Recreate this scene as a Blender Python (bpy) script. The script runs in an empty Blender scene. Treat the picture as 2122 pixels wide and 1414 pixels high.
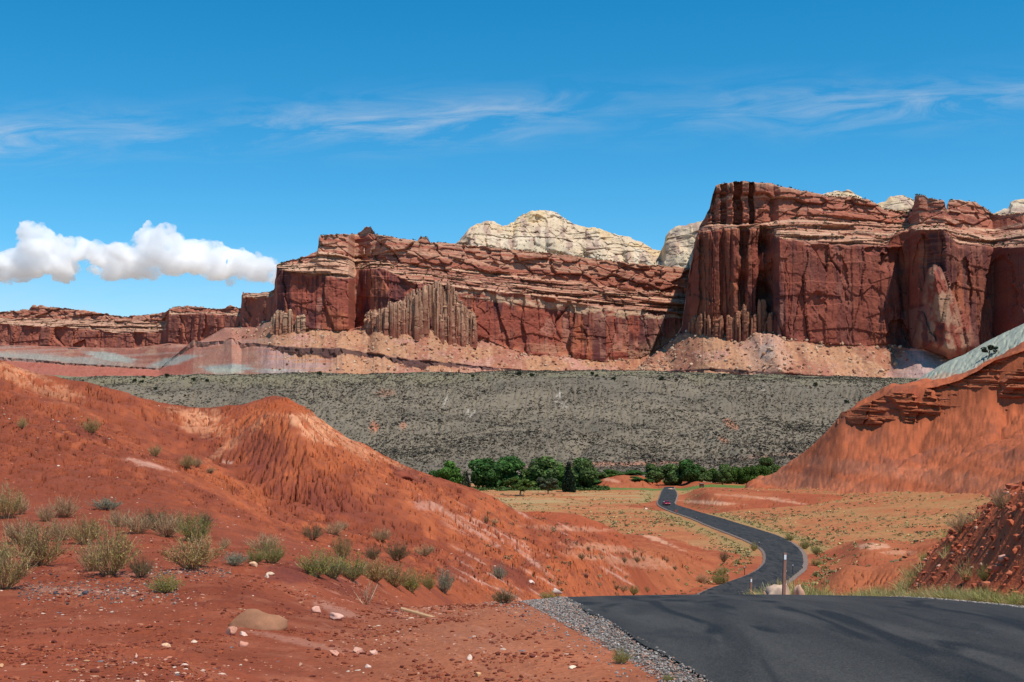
import bpy, math, random, time
import numpy as np
T0 = time.time(); np.seterr(over='ignore')
random.seed(7)
scene = bpy.context.scene
COL = scene.collection

# ------------------------------------------------------------------ camera, sky, sun, exposure
W0, H0, F, HY, CX, CAMZ = 2122.0, 1414.0, 2500.0, 870.0, 1061.0, 2.4   # horizon row 870, eye 2.4 m above the road
cam_data = bpy.data.cameras.new('camera')
cam = bpy.data.objects.new('camera', cam_data); COL.objects.link(cam)
cam.location = (0, 0, CAMZ); cam.rotation_euler = (math.radians(90), 0, 0)
cam_data.sensor_width = 36.0; cam_data.lens = 36.0 * F / W0
cam_data.shift_y = (HY - H0 / 2) / W0
cam_data.clip_start = 0.1; cam_data.clip_end = 60000
scene.camera = cam

SUN_EL, SUN_AZ = math.radians(63), math.radians(135)      # azimuth clockwise from straight ahead (+Y)
world = bpy.data.worlds.new('World'); scene.world = world; world.use_nodes = True
NT = world.node_tree; NT.nodes.clear()


def nd(nt, typ, **kw):
    n = nt.nodes.new(typ)
    for k, v in kw.items():
        if k == 'ins':
            for i, x in v.items():
                if isinstance(x, bpy.types.NodeSocket): nt.links.new(x, n.inputs[i])
                else: n.inputs[i].default_value = x
        else: setattr(n, k, v)
    return n


def mth(nt, op, a, b=None, c=None, clamp=False):
    n = nt.nodes.new('ShaderNodeMath'); n.operation = op; n.use_clamp = clamp
    for i, x in enumerate((a, b, c)):
        if x is None: continue
        if isinstance(x, (int, float)): n.inputs[i].default_value = x
        else: nt.links.new(x, n.inputs[i])
    return n.outputs[0]


def mixc(nt, fac, a, b, mode='MIX'):
    n = nt.nodes.new('ShaderNodeMix'); n.data_type = 'RGBA'; n.blend_type = mode
    for i, x in ((0, fac), (6, a), (7, b)):
        if isinstance(x, bpy.types.NodeSocket): nt.links.new(x, n.inputs[i])
        elif isinstance(x, (int, float)): n.inputs[i].default_value = x
        else: n.inputs[i].default_value = (*x[:3], 1)
    return n.outputs[2]


sky = nd(NT, 'ShaderNodeTexSky', sky_type='NISHITA', sun_disc=False, sun_elevation=SUN_EL, sun_rotation=SUN_AZ,
         altitude=1700, air_density=1.0, dust_density=0.35, ozone_density=4.0)
hsv = nd(NT, 'ShaderNodeHueSaturation', ins={'Hue': 0.484, 'Saturation': 1.38, 'Value': 1.50, 'Color': sky.outputs[0]})
tc = nd(NT, 'ShaderNodeTexCoord'); sx = nd(NT, 'ShaderNodeSeparateXYZ', ins={0: tc.outputs['Generated']})
yy = mth(NT, 'MAXIMUM', sx.outputs[1], 0.02)
az = mth(NT, 'DIVIDE', sx.outputs[0], yy); el = mth(NT, 'DIVIDE', sx.outputs[2], yy)
# thin cirrus streaks: a band that climbs gently to the right, broken by stretched noise
cv = nd(NT, 'ShaderNodeCombineXYZ', ins={0: mth(NT, 'MULTIPLY', az, 5.0), 1: mth(NT, 'ADD', mth(NT, 'MULTIPLY', el, 26.0), mth(NT, 'MULTIPLY', az, -1.6)), 2: 3.3})
n1 = nd(NT, 'ShaderNodeTexNoise', ins={'Vector': cv.outputs[0], 'Scale': 2.1, 'Detail': 8.0, 'Roughness': 0.66, 'Distortion': 0.7})
cv2 = nd(NT, 'ShaderNodeCombineXYZ', ins={0: mth(NT, 'MULTIPLY', az, 4.0), 1: mth(NT, 'MULTIPLY', el, 9.0), 2: 8.1})
n2 = nd(NT, 'ShaderNodeTexNoise', ins={'Vector': cv2.outputs[0], 'Scale': 1.4, 'Detail': 3.0})
ctr = mth(NT, 'ADD', 0.250, mth(NT, 'MULTIPLY', az, 0.036))
dv = mth(NT, 'DIVIDE', mth(NT, 'SUBTRACT', el, ctr), 0.017)
band = mth(NT, 'POWER', 2.718, mth(NT, 'MULTIPLY', mth(NT, 'MULTIPLY', dv, dv), -0.8))
low = mth(NT, 'MULTIPLY', mth(NT, 'SUBTRACT', 1.15, mth(NT, 'DIVIDE', el, 0.13), clamp=True), mth(NT, 'SUBTRACT', 0.15, az, clamp=True))
fib = mth(NT, 'MULTIPLY_ADD', n1.outputs[0], 3.4, -1.38, clamp=True)
big = mth(NT, 'MULTIPLY_ADD', n2.outputs[0], 2.4, -0.55, clamp=True)
cir = mth(NT, 'MULTIPLY', mth(NT, 'MULTIPLY', band, fib), big)
cir = mth(NT, 'MULTIPLY', cir, 0.60)
cir = mth(NT, 'ADD', cir, mth(NT, 'MULTIPLY', low, mth(NT, 'MULTIPLY_ADD', n1.outputs[0], 1.6, 0.1)), clamp=True)
skyc = mixc(NT, cir, hsv.outputs[0], (6.6, 7.0, 7.5))
bg = nd(NT, 'ShaderNodeBackground', ins={0: skyc, 1: 0.10})
NT.links.new(bg.outputs[0], nd(NT, 'ShaderNodeOutputWorld').inputs[0])

sun_d = bpy.data.lights.new('sun', 'SUN'); sun = bpy.data.objects.new('sun', sun_d); COL.objects.link(sun)
sun_d.energy = 5.0; sun_d.angle = math.radians(0.5); sun_d.color = (1.0, 0.955, 0.885)
sun.rotation_euler = (math.radians(90) - SUN_EL, 0, math.pi - SUN_AZ)
TOSUN = (math.sin(SUN_AZ) * math.cos(SUN_EL), math.cos(SUN_AZ) * math.cos(SUN_EL), math.sin(SUN_EL))
from mathutils import Vector
sun.rotation_euler = Vector(TOSUN).to_track_quat('Z', 'Y').to_euler()

vs = scene.view_settings
scene.display_settings.display_device = 'sRGB'
vs.view_transform = 'Standard'; vs.look = 'None'; vs.exposure = 0.0; vs.gamma = 1.0; vs.use_curve_mapping = False
scene.render.engine = 'CYCLES'
scene.cycles.use_denoising = True
scene.cycles.max_bounces = 24; scene.cycles.diffuse_bounces = 3; scene.cycles.glossy_bounces = 2
scene.cycles.transparent_max_bounces = 8; scene.cycles.volume_bounces = 24
scene.cycles.volume_step_rate = .12; scene.cycles.volume_max_steps = 256
scene.cycles.caustics_reflective = False; scene.cycles.caustics_refractive = False

# ------------------------------------------------------------------ numpy noise
def _hash(ix, iy, seed):
    h = ix.astype(np.uint32) * np.uint32(374761393) + iy.astype(np.uint32) * np.uint32(668265263) + np.uint32((int(seed) * 2147001325) & 0xFFFFFFFF)
    h ^= h >> np.uint32(13); h *= np.uint32(1274126177); h ^= h >> np.uint32(16); h *= np.uint32(2246822519); h ^= h >> np.uint32(15); h &= np.uint32(0xFFFFFF)
    return h.astype(np.float32) * np.float32(1 / 16777216.0)


def vnoise(x, y, seed=0):
    xf, yf = np.floor(x), np.floor(y)
    fx, fy = np.asarray(x - xf, np.float32), np.asarray(y - yf, np.float32)
    ix, iy = xf.astype(np.int32), yf.astype(np.int32)
    ux = fx * fx * fx * (fx * (fx * 6 - 15) + 10); uy = fy * fy * fy * (fy * (fy * 6 - 15) + 10)
    a = _hash(ix, iy, seed); b = _hash(ix + 1, iy, seed); c = _hash(ix, iy + 1, seed); d = _hash(ix + 1, iy + 1, seed)
    return (a + (b - a) * ux + (c - a) * uy + (a - b - c + d) * ux * uy) * 2 - 1


def fbm(x, y, octv=4, seed=0, rough=0.5):
    s = 0; a = 1.0; t = 0
    for o in range(octv):
        s = s + a * vnoise(x * 1.0 + 13.7 * o, y * 1.0 - 7.3 * o, seed + o * 17); t += a
        # rotate each octave so that no lattice direction stands out
        x, y = 2.03 * (0.8 * x - 0.6 * y), 2.03 * (0.6 * x + 0.8 * y); a *= rough
    return s / t


def fbm_axis(x, y, octv=4, seed=0, rough=0.5):
    s = 0; a = 1.0; t = 0
    for o in range(octv):
        s = s + a * vnoise(x + 5.1 * o, y + 9.7 * o, seed + o * 17); t += a
        x, y = 2.1 * x, 2.1 * y; a *= rough
    return s / t


def cells(x, y, seed=0, jit=0.9):
    """Worley cells: nearest cell's random value, second random value, and the border distance F2-F1."""
    x = np.asarray(x, np.float32); y = np.asarray(y, np.float32) + np.zeros_like(x); x = x + np.zeros_like(y)
    xf, yf = np.floor(x), np.floor(y); ix, iy = xf.astype(np.int32), yf.astype(np.int32)
    f1 = np.full(x.shape, 9.0, np.float32); f2 = f1.copy(); v = np.zeros(x.shape, np.float32); w = v.copy()
    for dx in (-1, 0, 1):
        for dy in (-1, 0, 1):
            cx, cy = ix + dx, iy + dy
            px = cx + 0.5 + jit * (_hash(cx, cy, seed) - 0.5); py = cy + 0.5 + jit * (_hash(cx, cy, seed + 1) - 0.5)
            d = np.sqrt((px - x) ** 2 + (py - y) ** 2).astype(np.float32)
            near = d < f1
            f2 = np.where(near, f1, np.minimum(f2, d)); f1 = np.where(near, d, f1)
            v = np.where(near, _hash(cx, cy, seed + 2), v); w = np.where(near, _hash(cx, cy, seed + 3), w)
    return v, w, f2 - f1


def sstep(a, b, x):
    t = np.clip((x - a) / (b - a), 0, 1); return t * t * (3 - 2 * t)


def lerp(a, b, t): return a + (b - a) * t


def cmix(c, col, m):
    m = np.clip(m, 0, 1)[..., None]
    return c * (1 - m) + np.asarray(col, np.float32) * m


def blur1(a, n, axis):
    if n < 1: return a
    k = np.exp(-0.5 * (np.arange(-2 * n, 2 * n + 1) / n) ** 2); k /= k.sum()
    pad = [(0, 0)] * a.ndim; pad[axis] = (2 * n, 2 * n)
    p = np.pad(a, pad, mode='edge')
    out = 0
    for i, w in enumerate(k):
        sl = [slice(None)] * a.ndim; sl[axis] = slice(i, i + a.shape[axis]); out = out + w * p[tuple(sl)]
    return out


# ------------------------------------------------------------------ mesh helpers
def link(o, parent=None):
    COL.objects.link(o)
    if parent is not None: o.parent = parent
    return o


def make_mesh(name, V, faces, cols=None, smooth=True, mat=None):
    """V (n,3), faces (m,3 or 4) int array; cols (n,3) -> colour attribute 'Col'."""
    me = bpy.data.meshes.new(name)
    V = np.ascontiguousarray(V, np.float32); faces = np.ascontiguousarray(faces, np.int32)
    n, m, k = len(V), len(faces), faces.shape[1]
    me.vertices.add(n); me.vertices.foreach_set('co', V.ravel())
    me.loops.add(m * k); me.loops.foreach_set('vertex_index', faces.ravel())
    me.polygons.add(m); me.polygons.foreach_set('loop_start', np.arange(m, dtype=np.int32) * k)
    if smooth: me.polygons.foreach_set('use_smooth', np.ones(m, bool))
    else: me.polygons.foreach_set('use_smooth', np.zeros(m, bool))
    me.update(calc_edges=True)
    if cols is not None:
        a = me.color_attributes.new('Col', 'FLOAT_COLOR', 'POINT')
        c4 = np.ones((n, 4), np.float32); c4[:, :3] = cols; a.data.foreach_set('color', c4.ravel())
    if mat: me.materials.append(mat)
    return me


def mesh_obj(name, V, faces, cols=None, smooth=True, mat=None, parent=None):
    return link(bpy.data.objects.new(name, make_mesh(name, V, faces, cols, smooth, mat)), parent)


def grid_faces(R, C):
    i = np.arange(R * C, dtype=np.int32).reshape(R, C)
    return np.stack([i[:-1, :-1], i[:-1, 1:], i[1:, 1:], i[1:, :-1]], -1).reshape(-1, 4)


def sub_mesh(name, P, cols, faces, keep, mat):
    f = faces[keep]; used = np.unique(f); rm = np.full(len(P), -1, np.int32); rm[used] = np.arange(len(used))
    return mesh_obj(name, P[used], rm[f], cols[used], True, mat)


def structure(o): o['kind'] = 'structure'; return o


def tag(o, label, cat, group=None):
    o['label'] = label; o['category'] = cat
    if group: o['group'] = group
    return o


# ------------------------------------------------------------------ materials
def earth_mat(name, s1, s2, bump=0.3, bdist=0.05, rough=0.95, var=0.35, speck=0.0):
    m = bpy.data.materials.new(name); m.use_nodes = True; nt = m.node_tree
    b = nt.nodes['Principled BSDF']; b.inputs['Roughness'].default_value = rough
    b.inputs['Specular IOR Level'].default_value = 0.12
    at = nd(nt, 'ShaderNodeAttribute', attribute_name='Col'); tcn = nd(nt, 'ShaderNodeTexCoord')
    a = nd(nt, 'ShaderNodeTexNoise', ins={'Vector': tcn.outputs['Object'], 'Scale': s1, 'Detail': 5.0, 'Roughness': 0.65})
    c = nd(nt, 'ShaderNodeTexNoise', ins={'Vector': tcn.outputs['Object'], 'Scale': s2, 'Detail': 3.0, 'Roughness': 0.6})
    f = mth(nt, 'ADD', mth(nt, 'MULTIPLY', mth(nt, 'SUBTRACT', a.outputs[0], 0.5), var * 2.2), mth(nt, 'MULTIPLY', mth(nt, 'SUBTRACT', c.outputs[0], 0.5), var * 1.6))
    f = mth(nt, 'ADD', f, 1.0)
    col = nd(nt, 'ShaderNodeVectorMath', operation='SCALE', ins={0: at.outputs['Color'], 'Scale': f})
    nt.links.new(col.outputs[0], b.inputs['Base Color'])
    h = mth(nt, 'ADD', a.outputs[0], mth(nt, 'MULTIPLY', c.outputs[0], 0.5))
    bn = nd(nt, 'ShaderNodeBump', ins={'Strength': bump, 'Distance': bdist, 'Height': h})
    nt.links.new(bn.outputs[0], b.inputs['Normal'])
    return m


def plain_mat(name, col, rough=0.8, metal=0.0, spec=0.3, nscale=None, nvar=0.3, tint=0.0):
    m = bpy.data.materials.new(name); m.use_nodes = True; nt = m.node_tree
    b = nt.nodes['Principled BSDF']; b.inputs['Roughness'].default_value = rough; b.inputs['Metallic'].default_value = metal
    b.inputs['Specular IOR Level'].default_value = spec; b.inputs['Base Color'].default_value = (*col, 1)
    fac = None
    if nscale:
        tcn = nd(nt, 'ShaderNodeTexCoord')
        a = nd(nt, 'ShaderNodeTexNoise', ins={'Vector': tcn.outputs['Object'], 'Scale': nscale, 'Detail': 4.0, 'Roughness': 0.6})
        fac = mth(nt, 'ADD', 1.0, mth(nt, 'MULTIPLY', mth(nt, 'SUBTRACT', a.outputs[0], 0.5), nvar * 2.5))
    if tint:
        oi = nd(nt, 'ShaderNodeObjectInfo'); t = mth(nt, 'MULTIPLY_ADD', oi.outputs['Random'], tint * 2, 1 - tint)
        fac = t if fac is None else mth(nt, 'MULTIPLY', fac, t)
    if fac is not None:
        v = nd(nt, 'ShaderNodeVectorMath', operation='SCALE', ins={0: (*col,), 'Scale': fac})
        nt.links.new(v.outputs[0], b.inputs['Base Color'])
    return m


def attr_mat(name, rough=0.85, spec=0.15, trans=0.0, tint=0.0):
    m = bpy.data.materials.new(name); m.use_nodes = True; nt = m.node_tree
    b = nt.nodes['Principled BSDF']; b.inputs['Roughness'].default_value = rough; b.inputs['Specular IOR Level'].default_value = spec
    at = nd(nt, 'ShaderNodeAttribute', attribute_name='Col'); c = at.outputs['Color']
    if tint:
        oi = nd(nt, 'ShaderNodeObjectInfo')
        v = nd(nt, 'ShaderNodeVectorMath', operation='SCALE', ins={0: c, 'Scale': mth(nt, 'MULTIPLY_ADD', oi.outputs['Random'], tint * 2, 1 - tint)}); c = v.outputs[0]
    nt.links.new(c, b.inputs['Base Color'])
    if trans:
        t = nd(nt, 'ShaderNodeBsdfTranslucent', ins={0: c}); mx = nd(nt, 'ShaderNodeMixShader', ins={0: trans, 1: b.outputs[0], 2: t.outputs[0]})
        nt.links.new(mx.outputs[0], nt.nodes['Material Output'].inputs[0])
    return m


# ------------------------------------------------------------------ road profile
ZR_D = np.array([0, 8, 13, 17, 20, 23, 26, 33, 45, 60, 80, 105, 130, 142, 170, 200, 260, 320, 410, 500, 530, 700, 1200.])
ZR_Z = np.array([.10, .06, -.05, -.30, -.62, -1.00, -1.55, -2.75, -4.75, -7.1, -10.2, -13.8, -16.8, -17.8, -19.3, -20.5, -22.3, -24.0, -26.6, -27.0, -27.6, -29., -31.])


def pchip(x, y, xq):
    """monotone cubic through (x, y), 1-D."""
    x = np.asarray(x, float); y = np.asarray(y, float); h = np.diff(x); dl = np.diff(y) / h
    m = np.zeros_like(y); m[0] = dl[0]; m[-1] = dl[-1]
    s = dl[:-1] * dl[1:] > 0
    w1 = 2 * h[1:] + h[:-1]; w2 = h[1:] + 2 * h[:-1]
    with np.errstate(divide='ignore', invalid='ignore'):
        mm = (w1 + w2) / (w1 / dl[:-1] + w2 / dl[1:])
    m[1:-1] = np.where(s, mm, 0)
    k = np.clip(np.searchsorted(x, xq) - 1, 0, len(x) - 2)
    t = (xq - x[k]) / h[k]; t = np.clip(t, 0, 1) + 0 * t
    return ((1 + 2 * t) * (1 - t) ** 2 * y[k] + t * (1 - t) ** 2 * h[k] * m[k] + t * t * (3 - 2 * t) * y[k + 1] + t * t * (t - 1) * h[k] * m[k + 1])


def zroad(d): return pchip(ZR_D, ZR_Z, np.clip(d, 0, 1199))


_dt = np.linspace(120, 560, 4000); _yt = HY + F * (CAMZ - zroad(_dt)) / _dt


def d_of_row(py): return float(np.interp(-py, -_yt, _dt))       # valley floor: row -> depth


LE = [(0, 2.35), (8, 2.05), (11, 1.80), (13.2, 1.40), (17, 1.03), (22.7, .93), (30, 1.1), (45, 2.6), (70, 7.0), (100, 13.4), (125, 18.8)]
for px, py in ((1454, 1227), (1510, 1206), (1563, 1186), (1587, 1160), (1573, 1132), (1528, 1111), (1470, 1089), (1443, 1077), (1387, 1057), (1367, 1047), (1368, 1029), (1375, 1013)):
    d = d_of_row(py); LE.append((d, (px - CX) / F * d))
LE = np.array(LE); LE = np.vstack([LE, [[LE[-1, 0] + 40, LE[-1, 1] + 6]]])
RE = [(0, 8.6), (12, 7.5), (17.4, 7.35), (20.4, 7.4), (23.1, 7.3), (30, 7.5), (45, 9.1), (70, 13.6), (100, 20.2), (125, 26.2), (145, 31.6), (160, 36.6), (180, 43.3)]
for px, py in ((1664, 1155), (1660, 1143), (1637, 1123), (1597, 1105), (1538, 1087), (1478, 1069), (1427, 1054), (1401, 1046), (1400, 1036), (1403, 1026), (1397, 1010)):
    d = d_of_row(py); RE.append((d, (px - CX) / F * d))
RE = np.array(RE); RE = RE[np.argsort(RE[:, 0])]; RE = np.vstack([RE, [[RE[-1, 0] + 40, RE[-1, 1] + 7]]])
ROAD_END = min(LE[-1, 0], RE[-1, 0])


def smooth_edge(E):
    q = np.linspace(0, ROAD_END, 1600); x = pchip(E[:, 0], E[:, 1], q)
    return q, np.where(q > 120, blur1(x, 14, 0), blur1(x, 5, 0))


_ql, _xl = smooth_edge(LE); _qr, _xr = smooth_edge(RE)
def xl(d): return np.interp(d, _ql, _xl)
def xr(d): return np.interp(d, _qr, _xr)


# ------------------------------------------------------------------ ground sheet: rows of depth, columns of bearing
UB = np.concatenate([np.linspace(-0.75, -0.45, 90)[:-1], np.linspace(-0.45, 0.45, 1240), np.linspace(0.45, 0.75, 90)[1:]])
DB = np.concatenate([np.geomspace(3.5, 35, 360)[:-1], np.geomspace(35, 135, 400)[:-1], np.geomspace(135, 600, 330)[:-1], np.geomspace(600, 1250, 170)])
NC, NR = len(UB), len(DB)
PXB = CX + UB * F
U, D = np.meshgrid(UB, DB); X = U * D
PXG = CX + U * F


def zof(py, d): return CAMZ + (HY - py) * d / F


def prof_loft(lines, front=None, wob=0.0):
    """lines near -> far: lists of (px, py, d). Smooth profile along depth in every column."""
    Z = np.empty((NR, NC)); dd = []; zz = []
    for L in lines:
        L = np.array(L, float); py = np.interp(PXB, L[:, 0], L[:, 1]); d = np.interp(PXB, L[:, 0], L[:, 2])
        py = blur1(py, 6, 0) + wob * fbm(PXB / 70, PXB * 0 + len(dd) * 3.1, 4, 45); d = blur1(d, 6, 0)
        dd.append(d); zz.append(zof(py, d))
    dd = np.array(dd); zz = np.array(zz)
    for k in range(1, len(dd)): dd[k] = np.maximum(dd[k], dd[k - 1] + 0.5)
    for c in range(NC): Z[:, c] = pchip(dd[:, c], zz[:, c], DB)
    Z = np.where(D < dd[0][None, :], -200 if front is None else zz[0][None, :], Z)
    Z = np.where(D > dd[-1][None, :], -200, Z)
    return Z


def ridge(line, sf, sb, r, fade=None):
    """crest line (px, py, d); falls away with slope sf in front, sb behind, rounded over r metres."""
    L = np.array(line, float); py = np.interp(PXB, L[:, 0], L[:, 1]); d = np.interp(PXB, L[:, 0], L[:, 2])
    py = blur1(py, 8, 0); zc = zof(py, d)[None, :]; x = D - d[None, :]
    s = np.where(x < 0, sf, sb)
    z = zc - s * (np.sqrt(x * x + r * r) - r)
    over = np.maximum(np.maximum(L[0, 0] - PXB, PXB - L[-1, 0]), 0)[None, :] * d[None, :] / F      # metres past the end of the crest
    return z - .16 * (np.sqrt(over * over + 9) - 3)


# valley and road bed
Zroad = zroad(D)
XL, XR = xl(D), xr(D); XM = 0.5 * (XL + XR)
rt = np.maximum(0, X - XR - 2); lt = np.maximum(0, XL - 2 - X)
Zv = Zroad + sstep(120, 200, D) * (1 - sstep(430, 560, D)) * (0.0022 * rt * rt / (1 + rt * 0.012) + 0.02 * rt)
Zv = Zv + .85 * sstep(27, 33, D) * (1 - sstep(56, 78, D)) * sstep(.5, 1.8, X - XR) * (1 - sstep(9, 16, X - XR))
Zv = Zv - 0.35 + 0.25 * fbm(X / 14, D / 14, 3, 11)
# washes left of the road
wsh = np.exp(-((X - (XL - 13 - 3 * np.sin(D / 17))) / 4.5) ** 2) * sstep(150, 175, D) * (1 - sstep(225, 255, D))
Zv -= 1.9 * wsh
Zv = np.where(D < 120, Zv - 0.12 * lt * sstep(28, 60, D), Zv)

# foreground bank left of the road
fore = prof_loft([
    [(-900, 1990, 4), (1500, 1990, 4.), (2300, 1990, 4.)],
    [(-900, 1400, 9.9), (1300, 1414, 9.9), (1470, 1455, 9.9), (2300, 1460, 10)],
    [(-900, 1310, 14), (900, 1322, 14), (1225, 1330, 13.4), (1480, 1345, 13), (2300, 1345, 13)],
    [(-900, 1195, 20), (0, 1205, 20), (500, 1205, 20), (700, 1222, 20), (900, 1240, 20), (1100, 1262, 20), (1200, 1275, 20), (2300, 1272, 20)],
    [(-900, 1090, 31), (0, 1098, 31), (300, 1085, 33), (600, 1140, 33), (900, 1190, 33), (1050, 1238, 32), (1130, 1262, 30), (1250, 1300, 30), (2300, 1300, 30)],
    [(-900, 900, 60), (0, 864, 60), (200, 906, 60), (365, 969, 58), (465, 1016, 56), (565, 1072, 54), (700, 1124, 52), (900, 1190, 49), (1050, 1240, 45), (1130, 1280, 45), (1300, 1350, 48), (2300, 1400, 48)],
    [(-900, 880, 76), (0, 852, 76), (100, 868, 76), (200, 888, 76), (300, 922, 77), (365, 950, 77), (420, 958, 78), (565, 1042, 73), (700, 1086, 69), (900, 1138, 66), (1000, 1176, 63), (1100, 1232, 60), (1200, 1238, 62), (1300, 1262, 66), (1400, 1300, 70), (2300, 1400, 70)],
    [(-900, 790, 92), (0, 800, 92), (100, 828, 92), (200, 850, 92), (300, 872, 93), (380, 896, 94), (430, 905, 96), (480, 900, 92), (530, 878, 90), (560, 862, 89), (600, 858, 88), (640, 880, 87), (700, 930, 86), (800, 1000, 84), (900, 1060, 82), (1000, 1112, 82), (1100, 1165, 82), (1250, 1205, 86), (1400, 1250, 92), (2300, 1400, 92)],
    [(-900, 620, 108), (-300, 668, 108), (0, 745, 107), (60, 764, 107), (100, 776, 107), (200, 800, 108), (300, 823, 110), (380, 844, 112), (440, 851, 113), (500, 841, 111), (540, 829, 110), (556, 825, 109), (598, 829, 108), (612, 842, 108), (640, 855, 107), (700, 895, 106), (800, 947, 106), (900, 987, 108), (1000, 1026, 110), (1080, 1068, 112), (1200, 1100, 118), (1330, 1150, 125), (1430, 1215, 130), (1500, 1300, 130), (2300, 1400, 130)],
    [(-900, 700, 135), (0, 830, 135), (300, 900, 138), (440, 930, 140), (580, 920, 138), (800, 1010, 138), (1000, 1075, 140), (1200, 1150, 145), (1500, 1350, 150), (2300, 1500, 150)],
    [(-900, 1300, 190), (1000, 1300, 190), (2300, 1500, 190)],
], True)
# low badland ridges right of the big hill
rb = ridge([(930, 1120, 150), (1000, 1082, 152), (1071, 1062, 152), (1124, 1061, 152), (1199, 1067, 150), (1271, 1095, 148), (1310, 1125, 146), (1340, 1165, 145)], .16, .2, 4)
rc = ridge([(900, 1150, 116), (1000, 1106, 118), (1124, 1103, 120), (1237, 1112, 124), (1330, 1128, 126), (1375, 1145, 127), (1410, 1185, 126), (1440, 1235, 126)], .20, .25, 3)
rd = ridge([(1040, 1225, 84), (1110, 1192, 86), (1237, 1180, 92), (1340, 1186, 97), (1406, 1202, 100), (1450, 1232, 103)], .30, .08, 1.2)
rm = ridge([(1650, 1200, 150), (1690, 1178, 150), (1740, 1170, 148), (1800, 1180, 146), (1850, 1168, 144), (1950, 1150, 140)], .15, .15, 3)
rm2 = ridge([(1690, 1160, 190), (1760, 1132, 192), (1810, 1124, 192), (1880, 1136, 190), (1960, 1120, 185), (2060, 1100, 180)], .10, .1, 5)
rn = ridge([(1395, 1040, 400), (1425, 1026, 405), (1460, 1019, 410), (1600, 1024, 400), (1720, 1032, 380)], .10, .05, 6)
ro = ridge([(1215, 1010, 560), (1245, 992, 562), (1290, 985, 564), (1335, 985, 566), (1365, 990, 566), (1425, 993, 566), (1450, 1000, 566)], .14, .14, 8)
# near bank right of the road
bank = prof_loft([
    [(-900, 3000, 6), (1700, 3000, 6), (1800, 2600, 6), (2122, 2200, 7), (3000, 1700, 8)],
    [(-900, 2000, 27), (1760, 1700, 28), (1800, 1246, 29), (1850, 1228, 28), (1983, 1231, 25.2), (2122, 1244, 22.6), (2300, 1285, 17), (3000, 1400, 11)],
    [(-900, 2000, 36), (1780, 1700, 36), (1812, 1246, 36), (1845, 1192, 35.5), (1920, 1136, 35), (2000, 1092, 33), (2060, 1052, 32), (2122, 1010, 30), (2300, 930, 27), (3000, 700, 20)],
    [(-900, 2000, 50), (1780, 1700, 50), (1812, 1300, 50), (1845, 1240, 50), (1920, 1190, 50), (2000, 1130, 50), (2122, 1040, 48), (2300, 950, 44), (3000, 720, 40)],
    [(-900, 2000, 90), (1800, 1500, 90), (2000, 1330, 90), (2122, 1280, 90), (3000, 900, 90)],
])
# ridge on the right: foot, base of the ledge band, crest
rr = prof_loft([
    [(-900, 1500, 440), (1500, 1300, 460), (1535, 1080, 460), (1640, 1080, 405), (1700, 1080, 382), (1800, 1078, 355), (1900, 1080, 332), (2000, 1078, 303), (2122, 1062, 274), (2300, 1030, 250), (3000, 850, 160)],
    [(-900, 1400, 480), (1500, 1200, 500), (1535, 1030, 500), (1580, 1026, 470), (1640, 1030, 440), (1700, 1029, 415), (1800, 1016, 390), (1900, 1010, 368), (2000, 1002, 340), (2122, 976, 312), (2300, 930, 290), (3000, 700, 200)],
    [(-900, 1400, 520), (1500, 1200, 520), (1540, 1014, 512), (1600, 990, 500), (1680, 930, 480), (1745, 871, 462), (1800, 880, 446), (1850, 868, 440), (1900, 866, 434), (1950, 856, 428), (2000, 846, 420), (2050, 832, 414), (2085, 848, 410), (2122, 840, 406), (2300, 800, 390), (3000, 500, 330)],
    [(-900, 1400, 524), (1500, 1200, 524), (1540, 1012, 516), (1600, 985, 504), (1680, 920, 485), (1745, 857, 467), (1800, 835, 452), (1850, 806, 447), (1895, 800, 444), (1935, 806, 438), (1990, 788, 432), (2060, 748, 424), (2122, 728, 416), (2300, 660, 400), (3000, 400, 340)],
    [(-900, 1400, 560), (1500, 1200, 560), (1560, 1040, 560), (1680, 960, 545), (1760, 880, 530), (1850, 820, 520), (1895, 800, 505), (1960, 790, 490), (2122, 728, 480), (2300, 650, 470), (3000, 400, 400)],
    [(-900, 1400, 620), (1500, 1300, 620), (1700, 1020, 620), (1900, 880, 620), (2122, 800, 620), (3000, 500, 600)],
])
rg = prof_loft([
    [(-900, 1400, 470), (1700, 1300, 470), (1870, 830, 480), (1990, 800, 460), (2122, 745, 450), (3000, 420, 400)],
    [(-900, 1400, 520), (1700, 1300, 520), (1830, 860, 525), (1868, 812, 525), (1905, 788, 522), (1960, 752, 520), (2000, 736, 518), (2060, 701, 512), (2122, 669, 505), (2300, 580, 490), (3000, 300, 420)],
    [(-900, 1400, 610), (1700, 1300, 610), (1868, 900, 610), (2122, 760, 600), (3000, 400, 580)],
])
# sagebrush bench
gb = prof_loft([
    [(-2000, 1060, 590), (900, 1003, 588), (1500, 998, 590), (4000, 990, 590)],
    [(-2000, 985, 620), (900, 985, 615), (1060, 978, 620), (1240, 972, 625), (1640, 958, 625), (4000, 950, 620)],
    [(-2000, 968, 636), (900, 970, 634), (1060, 966, 640), (1240, 960, 645), (1640, 945, 645), (4000, 940, 640)],
    [(-2000, 880, 760), (0, 885, 760), (900, 880, 770), (1400, 872, 770), (4000, 860, 770)],
    [(-2000, 800, 900), (0, 796, 900), (900, 790, 900), (1250, 784, 905), (1900, 797, 905), (4000, 800, 900)],
    [(-2000, 778, 985), (0, 777, 985), (200, 781, 985), (500, 776, 985), (900, 772, 985), (1200, 768, 985), (1500, 775, 985), (1900, 786, 985), (4000, 800, 985)],
    [(-2000, 782, 1260), (4000, 785, 1260)],
], None, 3.0)
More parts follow.
